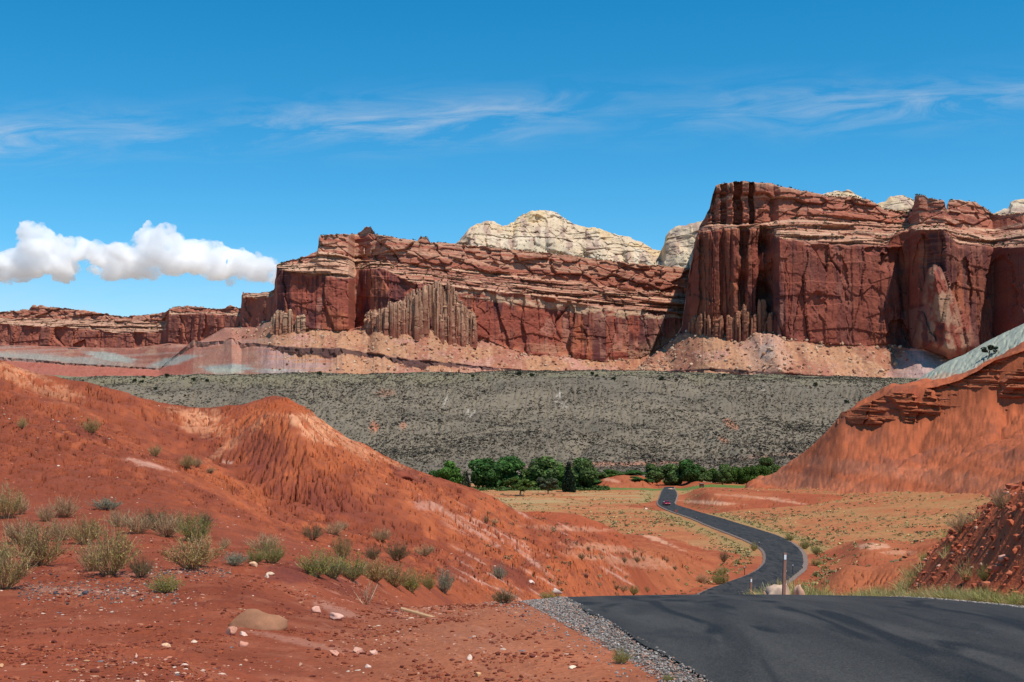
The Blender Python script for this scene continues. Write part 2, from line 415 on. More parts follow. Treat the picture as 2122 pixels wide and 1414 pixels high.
_yl = np.interp(PXB, [700, 880, 960, 1050, 1250, 1400, 1560, 1700], [975, 941, 906, 896, 901, 892, 882, 878])[None, :] + 3 * fbm(PXG / 40, PXG * 0, 3, 36)
gb = gb - 1.5 * np.exp(-(((HY - F * (gb - CAMZ) / D) - _yl) / 1.7) ** 2) * sstep(860, 900, PXG) * (1 - sstep(1520, 1600, PXG))
Zb = gb + sstep(600, 680, D) * (3.2 * fbm(X / 90, D / 60, 4, 31) + 1.5 * fbm(X / 22, D / 22, 3, 33) - 3.0 * (1 - sstep(0, .22, np.abs(fbm(X / 75 + .3 * D / 75, D / 190, 3, 46))))) * (1 - 0.6 * sstep(860, 985, D))

# small-scale relief before the erosion pass
sc = np.clip(D / 100, 0.12, 6)
fore += np.where(D > 30, (0.62 * fbm(X / 9, D / 9, 4, 3) + .26 * fbm(X / 3, D / 3.4, 3, 4)) * sstep(40, 75, D), 0)
rr += 4.0 * fbm(X / 24, D / 40, 4, 7) * sstep(300, 350, D)
rg += 1.2 * fbm(X / 40, D / 40, 3, 9)

stack = np.stack([Zv, fore, rb, rc, rd, rm, rm2, rn, ro, bank, rr, rg, Zb])
LID = np.argmax(stack, 0)          # 0 valley 1 hill 2-8 low ridges 9 bank 10 right ridge 11 grey hill 12 bench
# soft union
Z = stack.max(0)
kk = np.clip(D * 0.004, 0.05, 1.2)
Z = Z + kk * np.log(np.exp(np.clip((stack - Z[None]) / kk[None], -30, 0)).sum(0)) * 0.6
del stack

# the ledge band of the right ridge: hard and soft beds
py_mid = np.interp(PXB, [1740, 1800, 1850, 1900, 1950, 2000, 2050, 2085, 2122, 2300], [873, 882, 870, 868, 858, 848, 834, 850, 842, 800])
d_mid = np.interp(PXB, [1745, 1800, 1850, 1900, 1950, 2000, 2050, 2085, 2122, 2300], [462, 446, 440, 434, 428, 420, 414, 410, 406, 390])

# ---- erosion: flow accumulation carves branching rills
road_w = np.clip(1 - np.maximum(np.maximum(XL - 3.0 - X, X - XR - 3.0), 0) / np.clip(2 + D * 0.03, 2, 8), 0, 1)
road_w = road_w * road_w * (3 - 2 * road_w) * (D < ROAD_END + 20)
emask = np.select([LID == 1, (LID >= 2) & (LID <= 8), LID == 9, LID == 10, LID == 11, LID == 12], [1.0, .75, .25, .8, .3, .3], .12)
emask = emask * np.where(LID == 1, sstep(28, 50, D), 1.0)
emask = blur1(blur1(emask, 4, 0), 4, 1) * (1 - road_w)


def carve(Z, seed, sr=1, sc_=1, lo=2.5):
    """share of upslope ground that drains through each cell, 0..1 on a log scale"""
    rs, cs = np.arange(0, NR, sr), np.arange(0, NC, sc_)
    Zc, Xc, Dc, Uc = Z[np.ix_(rs, cs)], X[np.ix_(rs, cs)], D[np.ix_(rs, cs)], U[np.ix_(rs, cs)]; R_, C_ = Zc.shape
    zz = Zc + (np.clip(Dc, 5, 600) * 0.0016 * (1 + .5 * (sc_ > 1))) * fbm(Uc * 420 / sc_, np.log(Dc) * 420 / sc_, 3, seed)
    best = np.full(Zc.shape, -1e-6); rec = np.arange(R_ * C_).reshape(R_, C_); idx = rec.copy()
    for dr in (-1, 0, 1):
        for dc in (-1, 0, 1):
            if dr == 0 and dc == 0: continue
            r0, r1 = max(0, -dr), R_ - max(0, dr); c0, c1 = max(0, -dc), C_ - max(0, dc)
            a = (slice(r0, r1), slice(c0, c1)); b = (slice(r0 + dr, r1 + dr), slice(c0 + dc, c1 + dc))
            s = (zz[b] - zz[a]) / np.hypot(Xc[b] - Xc[a], Dc[b] - Dc[a]); better = s < best[a]
            best[a] = np.where(better, s, best[a]); rec[a] = np.where(better, idx[b], rec[a])
    order = np.argsort(-zz, axis=None).tolist(); rl = rec.ravel().tolist(); acc = [1.0] * (R_ * C_)
    for i in order:
        j = rl[i]
        if j != i: acc[j] += acc[i]
    f = np.clip((np.log2(np.array(acc).reshape(R_, C_)) - lo) / 7.0, 0, 1.15) ** 1.4
    if sr > 1 or sc_ > 1:                                    # back to the full grid
        t = np.empty((R_, NC)); full = np.empty((NR, NC)); cc = np.arange(NC); rr_ = np.arange(NR)
        for i in range(R_): t[i] = np.interp(cc, cs, f[i])
        for k in range(NC): full[:, k] = np.interp(rr_, rs, t[:, k])
        f = full
    return f


G0 = carve(Z, 41, 2, 6, 1.2); G0 = blur1(blur1(G0, 2, 1), 1, 0)      # broad branching gullies first
Z = Z - np.clip(D, 20, 600) * np.select([LID == 10, LID == 1], [.0085, .0050], .002) * G0 * emask
F1 = carve(Z, 51); rill = 0.55 * F1 + 0.45 * blur1(blur1(F1, 1, 1), 1, 0)
Z = Z - np.clip(D, 20, 600) * np.where(LID == 10, .0005, .0046) * rill * emask
Z = Z - np.clip(D, 20, 600) * .0034 * sstep(.14, .30, F1) * emask * np.where(LID == 10, .10, 1)
F2 = carve(Z, 87); rill2 = 0.5 * F2 + 0.5 * blur1(blur1(F2, 1, 1), 1, 0)
Z = Z - np.clip(D, 20, 600) * np.where(LID == 10, .0005, .0040) * rill2 * emask
Z = Z - np.clip(D, 20, 600) * .0030 * sstep(.12, .26, F2) * emask * np.where(LID == 10, .10, 1)
RILL = np.maximum(F1, F2) * emask

# ---- grain: lumps and small steps at several scales
lum = fbm(X / 1.1, D / 1.1, 4, 21)
cl_, _, ce1 = cells(X / .45, D / .5, 19); cl2, _, ce2 = cells(X / .16, D / .18, 20)
Z += (D < 40) * (1 - road_w) * (LID == 1) * (.13 * np.maximum(0, cl_ - .5) * sstep(0, .22, ce1) + .055 * np.maximum(0, cl2 - .45) * sstep(0, .2, ce2)) * sstep(-.3, .3, fbm(X / 2.2, D / 2.2, 3, 18))
Z += np.where(D < 60, 0.045 * lum + 0.012 * fbm(X / .22, D / .22, 3, 22), 0) * (1 - road_w) * (1 - sstep(35, 60, D))
_, _, ek = cells(X / 1.5 + .4 * fbm(X / 1.2, D / 1.2, 3, 26), D / 2.6 + .4 * fbm(X / 1.1, D / 1.1, 3, 27), 28); _, _, ek2 = cells(X / .5, D / .8 + .4 * fbm(X / .5, D / .5, 2, 30), 29)
crk = sstep(35, 55, D) * (1 - sstep(150, 200, D)) * (1 - road_w) * ((LID >= 1) & (LID <= 4)) * sstep(-.35, .1, fbm(X / 7, D / 9, 3, 32))
Z -= crk * (.75 * (1 - sstep(.015, .07, ek)) + .22 * (1 - sstep(.02, .10, ek2)))
Z += sstep(35, 60, D) * (1 - sstep(150, 260, D)) * (1 - road_w) * (0.10 * fbm(X / 1.3, D / 1.3, 4, 23) + 0.05 * np.abs(fbm(X / .5, D / .5, 2, 24)))
Z += (LID == 10) * (.8 * fbm(X / 2.6, D / 3.5, 5, 34, .65) - .4 * (1 - sstep(0, .10, cells(X / 7 + .5 * fbm(X / 6, D / 6, 3, 37), D / 16 + .4 * fbm(X / 7, D / 9, 3, 38), 39)[2])) * sstep(-.2, .2, fbm(X / 30, D / 30, 2, 40)) + 1.0 * fbm(X / 12, D / 14, 3, 35))
Z += sstep(150, 260, D) * (1 - road_w) * (0.35 * fbm(X / 5, D / 5, 4, 25, .6))
# rubble on the near right bank
bmask = (LID == 9) * (1 - road_w)
cv_, cw_, ce_ = cells(X / .30, D / .30, 61); Z += bmask * 0.10 * (cv_ - .5) * sstep(0, .25, ce_)
cv_, cw_, ce_ = cells(X / .8, D / .8, 62); Z += bmask * 0.16 * (cv_ - .5) * sstep(0, .2, ce_)
# small cut banks: foreground ledge below the hill, wash cut
led = (LID == 4) * sstep(-.15, .25, fbm(X / 6, D / 3, 3, 71)); Z -= led * 0.25 * (vnoise(X / 1.4, D / .8, 72) > 0.1)

# ---- road bed
edge_out = np.maximum(np.maximum(XL - X, X - XR), 0)
bed = Zroad - 0.05 - np.clip(D, 10, 500) * 0.0009 - 0.10 * sstep(0.9, 3.0, edge_out)
Z = lerp(Z, bed, road_w)
del Zv, rb, rc, rd, rm, rm2, rn, ro, bank, gb

# ledge band: push the mesh of the right ridge in and out along depth by bed hardness
Yg = D.copy()
PYG = HY - F * (Z - CAMZ) / D
XG = X

# ------------------------------------------------------------------ ground colours (albedo by place and kind of soil)
def spot(px, py, rx, ry, rot=0.0, soft=1.0, seed=None):
    c, s = math.cos(math.radians(rot)), math.sin(math.radians(rot)); a, b = PXG - px, PYG - py
    q = np.hypot((a * c + b * s) / rx, (-a * s + b * c) / ry)
    q = q + 0.35 * fbm(PXG / (rx * .35), PYG / (ry * .35), 3, seed or int(px + py)) * soft + .30 * fbm(PXG / 7, PYG / 5, 3, 98) * soft
    return 1 - sstep(0.55, 1.1, q)


RED = np.array([.300, .074, .031]); MAROON = np.array([.165, .037, .020]); TAN = np.array([.60, .27, .14]); PALE = np.array([.56, .31, .225])
ORANGE = np.array([.37, .115, .046]); GRASSY = np.array([.33, .205, .080])
nA = fbm(X / 7, D / 7, 4, 101); nB = fbm(X / 2.0, D / 2.0, 4, 102); nC = fbm(X / .55, D / .55, 3, 103)
nF = fbm(X / 34, D / 34, 4, 104); nG = fbm(X / 11, D / 14, 4, 105)
C = np.zeros((NR, NC, 3), np.float32) + RED
hillm = LID == 1
fg = hillm * (1 - sstep(26, 36, D))
Zs = blur1(blur1(Z, 5, 0), 5, 1); SL = np.hypot(np.gradient(Zs, axis=1) / np.gradient(X, axis=1), np.gradient(Zs, axis=0) / np.gradient(D, axis=0)); del Zs
flat = 1 - sstep(.16, .42, SL + .10 * nB + .12 * nA)
C = cmix(C, MAROON, np.maximum(flat * .55, sstep(.05, .5, nA + .45 * nB) * .5) * hillm * sstep(24, 34, D))
C = cmix(C, (.43, .115, .042), sstep(.38, .62, SL + .15 * nB) * hillm * .6 * sstep(40, 60, D))
C = cmix(C, (.21, .058, .034), sstep(.12, .42, nC + .4 * fbm(X / .25, D / .25, 2, 99)) * hillm * .55)
C = cmix(C, (.225, .052, .023), fg * .75)
C = cmix(C, MAROON, sstep(.0, .5, nB + .5 * nA) * fg * .6)
C = cmix(C, (.32, .098, .048), sstep(.05, .5, nC + .3 * nB) * fg * .55)
far_h = hillm * sstep(55, 80, D)
# pale caps, dark flanks and bleached streaks where the photograph has them
for a in ((655, 885, 62, 30, 28, .9), (610, 870, 40, 16, 10, .8), (735, 925, 60, 16, 33, .6), (500, 905, 95, 13, -36, .45), (425, 880, 60, 30, 5, .6), (395, 862, 60, 16, 14, .6), (100, 800, 90, 26, 25, .4), (25, 770, 60, 22, 22, .5), (830, 968, 70, 8, 30, .5)):
    C = cmix(C, TAN, spot(*a[:5]) * hillm * a[5] * sstep(-.45, .15, nC + .4 * nB))
C = cmix(C, (.37, .085, .028), spot(585, 842, 55, 16, 5) * hillm * .8)
for a in ((540, 930, 70, 45, 35, .7), (330, 905, 60, 30, 25, .3), (430, 915, 40, 20, 30, .4), (700, 1040, 90, 26, 25, .5), (200, 905, 130, 10, 22, .5), (560, 990, 60, 26, 40, .5), (640, 1030, 70, 20, 35, .45), (850, 985, 45, 12, 20, .8), (1060, 1190, 80, 18, 32, .8), (960, 1190, 60, 30, 30, .3), (595, 1190, 62, 24, 0, .9), (700, 1210, 60, 20, 20, .5), (850, 1290, 120, 16, 25, .5), (450, 1040, 120, 14, 28, .35)):
    C = cmix(C, (.165, .040, .026), spot(*a[:5]) * hillm * a[5])
for a in ((305, 962, 60, 6, 14, .55), (470, 958, 14, 5, 0, .7), (885, 1050, 40, 9, 8, .4), (960, 1085, 110, 6, 33, .5), (1100, 1160, 70, 5, 38, .5), (700, 1265, 60, 10, 20, .35), (620, 1330, 120, 8, 12, .25), (1000, 1330, 120, 30, 15, .12), (170, 1225, 150, 6, 3, .25), (250, 1190, 80, 8, 4, .25)):
    C = cmix(C, PALE, spot(*a[:5]) * hillm * a[5])
# narrow bleached streaks running down the fall line near the bottom of the hill
strk = sstep(.42, .62, fbm((PXG * .8 + PYG * -.25) / 60 + 0, (PYG - .55 * PXG) / 7, 3, 120)) * hillm * sstep(880, 1000, PXG) * sstep(35, 45, D)
C = cmix(C, PALE, strk * .6)
strk = sstep(.30, .62, fbm((PXG * .9 + PYG * .3) / 45, (PYG - .42 * PXG) / 4.5, 3, 121)) * fg * sstep(560, 760, PXG)
C = cmix(C, (.50, .215, .14), strk * .55)
C = cmix(C, C * .62, np.clip(RILL, 0, 1) * hillm * .0)
# ochre verge beside the gravel
C = cmix(C, (.37, .130, .062), fg * (1 - sstep(.3, 2.8, np.abs(X - (XL - 1.5)))) * .65)
# low ridges
lowm = (LID >= 2) & (LID <= 8)
C = cmix(C, ORANGE, lowm * sstep(-.3, .4, nG) * .7)
C = cmix(C, (.31, .070, .028), (LID == 2) * .75 * sstep(-.2, .2, nG + .3)); C = cmix(C, (.29, .068, .028), (LID == 3) * .75)
for a in ((1330, 1105, 90, 6, 22, .7), (1180, 1095, 120, 6, 3, .35), (1250, 1135, 90, 8, 6, .4), (1300, 1165, 90, 9, 8, .35), (1350, 1160, 60, 7, 15, .3), (1200, 1150, 50, 10, 10, .25), (1810, 1132, 40, 7, 0, .7), (1860, 1145, 40, 5, 0, .4), (1470, 1042, 70, 4, 3, .75), (1560, 1030, 90, 3, 4, .4), (1265, 995, 22, 4, 12, .5), (1620, 1038, 60, 3, 8, .5)):
    C = cmix(C, (.58, .31, .19), spot(*a[:5]) * a[5])
# valley: ochre soil under dry grass
val = LID == 0
C = cmix(C, (.375, .130, .052), val * 1.0)
gr = sstep(-.28, .25, nG + .4 * fbm(X / 3, D / 4, 3, 106))
C = cmix(C, GRASSY, val * gr * .45 * sstep(120, 180, D))
C = cmix(C, (.34, .105, .044), val * sstep(.2, .45, nF) * .6)
leftpale = val * (X < XL - 4) * sstep(360, 430, D); C = cmix(C, (.36, .25, .115), leftpale * sstep(-.2, .2, fbm(X / 30, D / 9, 3, 107)) * .75)
C = cmix(C, (.46, .16, .07), val * (X < XL) * sstep(.05, .3, fbm(X / 40, D / 8, 3, 108)) * (D > 380) * .6)
C = cmix(C, (.50, .22, .12), val * wsh * .8)
verge = np.exp(-((edge_out - 2.5 - D * .004) / (1.5 + D * .004)) ** 2) * (D > 25) * (D < 530)
C = cmix(C, (.27, .22, .085), verge * val * .6)
# irrigated field
fld = sstep(505, 522, D + 6 * vnoise(X / 30, D / 30, 109)) * (1 - sstep(556, 562, D)) * (val | (LID == 12)) * sstep(1010, 1080, PXG)
C = cmix(C, (.075, .145, .032), fld * .9)
# right ridge
rrm = LID == 10
C = cmix(C, (.365, .096, .040), rrm * 1.0)
C = cmix(C, (.22, .075, .045), rrm * sstep(.05, .4, fbm(X / 6, D / 14, 4, 110) + .3 * fbm(X / 1.5, Z / 2.5, 3, 116)) * .6)
C = cmix(C, (.50, .20, .11), rrm * sstep(.0, .4, fbm(X / 22, Z / 4, 3, 111)) * (1 - sstep(-14, -6, Z)) * .22)
C = cmix(C, (.46, .10, .055), rrm * spot(1870, 828, 50, 20, -20) * .6)
rgm = LID == 11
C = cmix(C, (.30, .31, .25), rgm * 1.0); C = cmix(C, (.24, .28, .235), rgm * sstep(-.1, .4, fbm((X + Z) / 14, (X - Z * 1.5) / 40, 3, 112)) * .8)
C = cmix(C, (.42, .40, .29), rgm * sstep(.15, .5, fbm(X / 16, Z / 9, 3, 113)) * .6)
C = cmix(C, (.46, .27, .17), rgm * (spot(1880, 800, 45, 14, -15) + spot(1940, 790, 60, 14, -20)) * .7)
# bench
bnm = LID == 12
C = cmix(C, (.186, .148, .104), bnm * 1.0)
C = cmix(C, (.128, .104, .077), bnm * sstep(-.1, .4, fbm(X / 60, D / 40, 4, 114)) * .6)
C = cmix(C, (.195, .168, .092), bnm * sstep(880, 940, D) * .6)
for a in ((775, 885, 12, 12, 0, .7), (835, 882, 8, 10, 0, .5), (1515, 880, 24, 9, 35, .5), (1500, 912, 14, 6, 25, .5), (800, 815, 25, 8, 0, .3)):
    C = cmix(C, (.44, .15, .075), spot(*a[:5]) * bnm * a[5])
for a in ((920, 832, 10, 16, 10, .7), (970, 855, 16, 12, 0, .5), (1155, 822, 12, 14, 30, .9), (1170, 838, 14, 8, 50, .6), (1060, 850, 10, 8, 20, .4), (1585, 802, 14, 12, 0, .4), (1700, 888, 20, 4, 0, .4), (1290, 880, 100, 4, -6, .0)):
    C = cmix(C, (.42, .37, .31), spot(*a[:5]) * bnm * a[5] * sstep(-.05, .3, fbm((PXG + .6 * PYG) / 4, (PYG - .3 * PXG) / 14, 3, 117)))
sd = np.interp(PXB, [-900, 900, 1060, 1240, 1640, 4000], [635, 634, 640, 645, 645, 640])[None, :]
C = cmix(C, (.43, .19, .115), bnm * np.exp(-((D - sd + 2) / 9) ** 2) * sstep(.0, .25, fbm(X / 40, D / 20, 3, 115) + .22) * sstep(1000, 1200, PXG) * .85)
bk = LID == 9
C = cmix(C, (.50, .112, .042), bk * 1.0); C = cmix(C, (.30, .070, .034), bk * sstep(0, .5, nC) * .6); C = cmix(C, (.36, .105, .05), bk * sstep(.5, .9, cv_) * .6)
C *= (1 + .16 * fbm(X / 1.6, D / 1.6, 3, 130) * (D < 300) + .12 * fbm(U * 300, np.log(D) * 300, 3, 131))[..., None]
C = np.clip(C, .012, .9)

PG = np.stack([XG, Yg, Z], -1).reshape(-1, 3).astype(np.float32); CG = C.reshape(-1, 3)
GF = grid_faces(NR, NC); fl = LID[:-1, :-1].ravel()
M_soil = earth_mat('red_soil', 1.3, 11.0, .75, .13, .95, .24)
M_slope = earth_mat('sage_slope_soil', .12, .7, .5, .5, .95, .25)
M_ridge = earth_mat('ridge_rock', .25, 1.6, .5, .35, .95, .22)
structure(sub_mesh('ground', PG, CG, GF, (fl != 1) & (fl < 9), M_soil))
structure(sub_mesh('red_hill', PG, CG, GF, fl == 1, M_soil))
structure(sub_mesh('roadside_bank', PG, CG, GF, fl == 9, M_soil))
structure(sub_mesh('red_ridge', PG, CG, GF, fl == 10, M_ridge))
structure(sub_mesh('grey_hill', PG, CG, GF, fl == 11, M_ridge))
structure(sub_mesh('sagebrush_hillside', PG, CG, GF, fl == 12, M_slope))
print('ground', time.time() - T0)

# visible-surface lookup in the reference view: used only to find where a thing stands on the ground
PYV = HY - F * (Z - CAMZ) / D


def hit(px, py):
    c = int(np.clip(np.searchsorted(PXB, px), 1, NC - 1)); col = PYV[:, c]
    i = int(np.argmax(col <= py)); i = max(i, 1)
    a, b = col[i - 1], col[i]; t = 0.0 if a == b else float(np.clip((a - py) / (a - b), 0, 1))
    d = DB[i - 1] + (DB[i] - DB[i - 1]) * t
    z = Z[i - 1, c] + (Z[i, c] - Z[i - 1, c]) * t
    return Vector(((px - CX) / F * d, d, z))


def gz(x, d):
    u = x / d; c = int(np.clip(np.searchsorted(UB, u), 1, NC - 1)); r = int(np.clip(np.searchsorted(DB, d), 1, NR - 1))
    tu = (u - UB[c - 1]) / (UB[c] - UB[c - 1]); td = (d - DB[r - 1]) / (DB[r] - DB[r - 1])
    return float(lerp(lerp(Z[r - 1, c - 1], Z[r - 1, c], tu), lerp(Z[r, c - 1], Z[r, c], tu), td))


def gz_many(x, d):
    u = x / d; c = np.clip(np.searchsorted(UB, u), 1, NC - 1); r = np.clip(np.searchsorted(DB, d), 1, NR - 1)
    tu = (u - UB[c - 1]) / (UB[c] - UB[c - 1]); td = (d - DB[r - 1]) / (DB[r] - DB[r - 1])
    return lerp(lerp(Z[r - 1, c - 1], Z[r - 1, c], tu), lerp(Z[r, c - 1], Z[r, c], tu), td), LID[r, c], r, c

# the same soil continues beside and behind the viewpoint
ax, ay = np.meshgrid(np.linspace(-70, 70, 141), np.concatenate([np.linspace(-40, 45, 86)])); ad = np.clip(ay, 3.6, None); au = np.clip(ax / ad, -.745, .745)
az_ = gz_many((au * ad).ravel(), ad.ravel())[0].reshape(ax.shape); inside = (np.abs(ax / ad) < .70) & (ay > 4.2)
az_ = np.where(inside, np.minimum(az_ - .9, az_), az_ - .04)
structure(mesh_obj('ground', np.stack([ax, ay, az_], -1).reshape(-1, 3), grid_faces(*ax.shape), np.tile(np.array([.23, .055, .026]), (ax.size, 1)), True, M_soil))
# far desert floor out to the horizon
ang = np.linspace(0, 2 * np.pi, 97)[:-1]; rad = np.array([0.01, 1500, 4000, 9000, 20000, 45000.])
PX_, PY_ = np.outer(rad, np.cos(ang)), np.outer(rad, np.sin(ang))
PP = np.stack([PX_, PY_, np.full_like(PX_, -60)], -1); ii = np.arange(PP.shape[0] * 96).reshape(-1, 96)
ff = np.stack([ii[:-1], np.roll(ii[:-1], -1, 1), np.roll(ii[1:], -1, 1), ii[1:]], -1).reshape(-1, 4)
structure(mesh_obj('desert_floor', PP.reshape(-1, 3), ff, np.tile([.30, .20, .13], (PP.size // 3, 1)), True, earth_mat('desert_soil', .01, .05)))

# ------------------------------------------------------------------ road
def ribbon(name, dl, inner, outer, zin, zout, mat, ns=2):
    t = np.linspace(0, 1, ns)[None, :]
    xx = lerp(inner[:, None], outer[:, None], t); zz = lerp(zin[:, None], zout[:, None], t); yy_ = np.repeat(dl[:, None], ns, 1)
    P = np.stack([xx, yy_, zz], -1)
    f = grid_faces(len(dl), ns)
    a = P[0, 1] - P[0, 0]
    if a[0] < 0: f = f[:, ::-1]
    return mesh_obj(name, P.reshape(-1, 3), f, None, True, mat)


def asphalt_mat():
    m = bpy.data.materials.new('asphalt'); m.use_nodes = True; nt = m.node_tree; b = nt.nodes['Principled BSDF']
    tcn = nd(nt, 'ShaderNodeTexCoord')
    mp = nd(nt, 'ShaderNodeMapping', ins={'Vector': tcn.outputs['Object'], 'Scale': (1.0, .16, 1.0), 'Rotation': (0, 0, .12)})
    a = nd(nt, 'ShaderNodeTexNoise', ins={'Vector': mp.outputs[0], 'Scale': 1.1, 'Detail': 4.0, 'Roughness': .55, 'Distortion': .8})
    g = nd(nt, 'ShaderNodeTexNoise', ins={'Vector': tcn.outputs['Object'], 'Scale': 48.0, 'Detail': 3.0, 'Roughness': .7})
    g2 = nd(nt, 'ShaderNodeTexVoronoi', ins={'Vector': tcn.outputs['Object'], 'Scale': 24.0})
    mp2 = nd(nt, 'ShaderNodeMapping', ins={'Vector': tcn.outputs['Object'], 'Scale': (.95, .17, 1.0), 'Rotation': (0, 0, -.35)})
    w = nd(nt, 'ShaderNodeTexNoise', ins={'Vector': mp2.outputs[0], 'Scale': 1.3, 'Detail': 2.0, 'Roughness': .5, 'Distortion': 1.2})
    wr = nd(nt, 'ShaderNodeValToRGB', ins={0: w.outputs[0]}); wr.color_ramp.elements[0].position = .53; wr.color_ramp.elements[1].position = .63
    cr = nd(nt, 'ShaderNodeValToRGB', ins={0: a.outputs[0]})
    cr.color_ramp.elements[0].position = .33; cr.color_ramp.elements[0].color = (.031, .028, .0245, 1)
    cr.color_ramp.elements[1].position = .66; cr.color_ramp.elements[1].color = (.057, .051, .044, 1)
    c = mixc(nt, wr.outputs[0], cr.outputs[0], (.020, .019, .018))
    sp = mth(nt, 'ADD', mth(nt, 'MULTIPLY_ADD', g.outputs[0], 2.8, -.75), mth(nt, 'MULTIPLY', nd(nt, 'ShaderNodeTexNoise', ins={'Vector': tcn.outputs['Object'], 'Scale': 16.0, 'Detail': 3.0, 'Roughness': .75}).outputs[0], .8)); v = nd(nt, 'ShaderNodeVectorMath', operation='SCALE', ins={0: c, 'Scale': sp})
    pale = mth(nt, 'MULTIPLY', mth(nt, 'LESS_THAN', g2.outputs['Distance'], .16), .5)
    c2 = mixc(nt, pale, v.outputs[0], (.12, .12, .12))
    nt.links.new(c2, b.inputs['Base Color']); b.inputs['Roughness'].default_value = .62
    b.inputs['Specular IOR Level'].default_value = .08
    bn = nd(nt, 'ShaderNodeBump', ins={'Strength': .35, 'Distance': .01, 'Height': g.outputs[0]}); nt.links.new(bn.outputs[0], b.inputs['Normal'])
    return m


dl = np.concatenate([np.linspace(1.0, 40, 320)[:-1], np.geomspace(40, ROAD_END - 20, 900)])
zc = zroad(dl); wob = .05 * fbm(dl / 1.1, dl * 0, 3, 140) * np.clip(dl / 12, .8, 3)
wob2 = .05 * fbm(dl / 1.1 + 50, dl * 0, 3, 141) * np.clip(dl / 12, .8, 3)
L_, R_ = xl(dl) + wob, xr(dl) + wob2
P = []
for k, t in enumerate(np.linspace(0, 1, 9)):
    P.append(np.stack([lerp(L_, R_, t), dl, zc + .02 + .05 * (1 - (2 * t - 1) ** 2)], -1))
P = np.stack(P, 1); road = structure(mesh_obj('road', P.reshape(-1, 3), grid_faces(len(dl), 9), None, True, asphalt_mat()))


def gravel_mat(name, dark, light, sc):
    m = bpy.data.materials.new(name); m.use_nodes = True; nt = m.node_tree; b = nt.nodes['Principled BSDF']; b.inputs['Roughness'].default_value = .9
    b.inputs['Specular IOR Level'].default_value = .15
    tcn = nd(nt, 'ShaderNodeTexCoord')
    v = nd(nt, 'ShaderNodeTexVoronoi', ins={'Vector': tcn.outputs['Object'], 'Scale': sc}); n = nd(nt, 'ShaderNodeTexNoise', ins={'Vector': tcn.outputs['Object'], 'Scale': 1.2, 'Detail': 4.0})
    sp = nd(nt, 'ShaderNodeSeparateColor', ins={0: v.outputs['Color']})
    c = mixc(nt, sp.outputs[0], dark, light); c = mixc(nt, mth(nt, 'MULTIPLY_ADD', n.outputs[0], 1.6, -.55, clamp=True), c, (.22, .10, .06))
    nt.links.new(c, b.inputs['Base Color'])
    bn = nd(nt, 'ShaderNodeBump', ins={'Strength': .9, 'Distance': .02, 'Height': mth(nt, 'SUBTRACT', 1.0, v.outputs['Distance'])}); nt.links.new(bn.outputs[0], b.inputs['Normal'])
    return m


M_gravel = gravel_mat('road_gravel', (.12, .10, .09), (.27, .22, .185), 36.0)
gwL = np.interp(dl, [0, 11, 13, 17, 22, 30, 120, 500], [.3, .30, .34, .50, .66, .6, .5, .5]) + .10 * fbm(dl / .5, dl * 0, 3, 142)
gwR = np.interp(dl, [0, 17, 23, 40, 120, 200, 500], [.6, .65, .65, .6, .5, .8, .5]) + .10 * fbm(dl / .5 + 9, dl * 0, 3, 143)
structure(ribbon('road_shoulder', dl, L_ + .12, L_ - gwL, zc + .012, zc - .07 - .0004 * dl, M_gravel, 5))
structure(ribbon('road_shoulder', dl, R_ - .12, R_ + gwR, zc + .012, zc - .07 - .0004 * dl, M_gravel, 5))
print('road', time.time() - T0)

#CLIFFS_BEGIN
# ------------------------------------------------------------------ cliffs: lofted between rim, wall, ledge and talus lines, then broken by joints and beds
def loft(lines, counts, px0, px1, ncol, jit=None):
    pxc = np.linspace(px0, px1, ncol)
    A = []
    for k, L in enumerate(lines):
        L = np.array(L, float); py = np.interp(pxc, L[:, 0], L[:, 1]); d = np.interp(pxc, L[:, 0], L[:, 2])
        if jit and jit[k]:
            a, w = jit[k]
            v, _, _ = cells(pxc / w, pxc * 0 + k * 3.3, 200 + k); v2, _, _ = cells(pxc / (w * .4), pxc * 0 + k * 3.3, 230 + k)
            g = sstep(470, 600, pxc) if px0 < 0 and k <= 3 else 1.0      # the far talus runs smooth
            py = py + g * (a * (v - .5) * 2 + a * .5 * (v2 - .5) * 2)
        A.append((py, d))
    rows_y, rows_d, rows_t = [], [], []
    for k, n in enumerate(counts):
        t = np.linspace(0, 1, n, endpoint=(k == len(counts) - 1))[:, None]
        rows_y.append(lerp(A[k][0][None], A[k + 1][0][None], t)); rows_d.append(lerp(A[k][1][None], A[k + 1][1][None], t)); rows_t.append(np.repeat(k + np.minimum(t, .9999), ncol, 1))
    PY = np.concatenate(rows_y); DD = np.concatenate(rows_d); T = np.concatenate(rows_t)
    PX = np.repeat(pxc[None], len(PY), 0)
    return PX, PY, DD, T


def bench_t(T):
    """rows 3-4 are the level bench between talus and wall: fold them into the end of the talus"""
    return np.where(T >= 4, T - 1, np.where(T >= 3, 2.98 + .02 * (T - 3), T))


def wgt(T, a, b, s=.08): return sstep(a - s, a + s, T) * (1 - sstep(b - s, b + s, T))


def normals(P):
    du = np.gradient(P, axis=1); dv = np.gradient(P, axis=0)
    n = np.cross(du, dv); n /= np.linalg.norm(n, axis=2, keepdims=True) + 1e-9
    return n


def rel(dw, k, pys):
    dwa = np.array(dw, float)
    return [(px, py, np.interp(px, dwa[:, 0], dwa[:, 1]) + k) for px, py in pys]


def dense(dw, k, pys):
    xs = sorted(set([p[0] for p in pys] + [q[0] for q in dw])); pa = np.array(pys, float); da = np.array(dw, float)
    return [(x, np.interp(x, pa[:, 0], pa[:, 1]), np.interp(x, da[:, 0], da[:, 1]) + k) for x in xs]


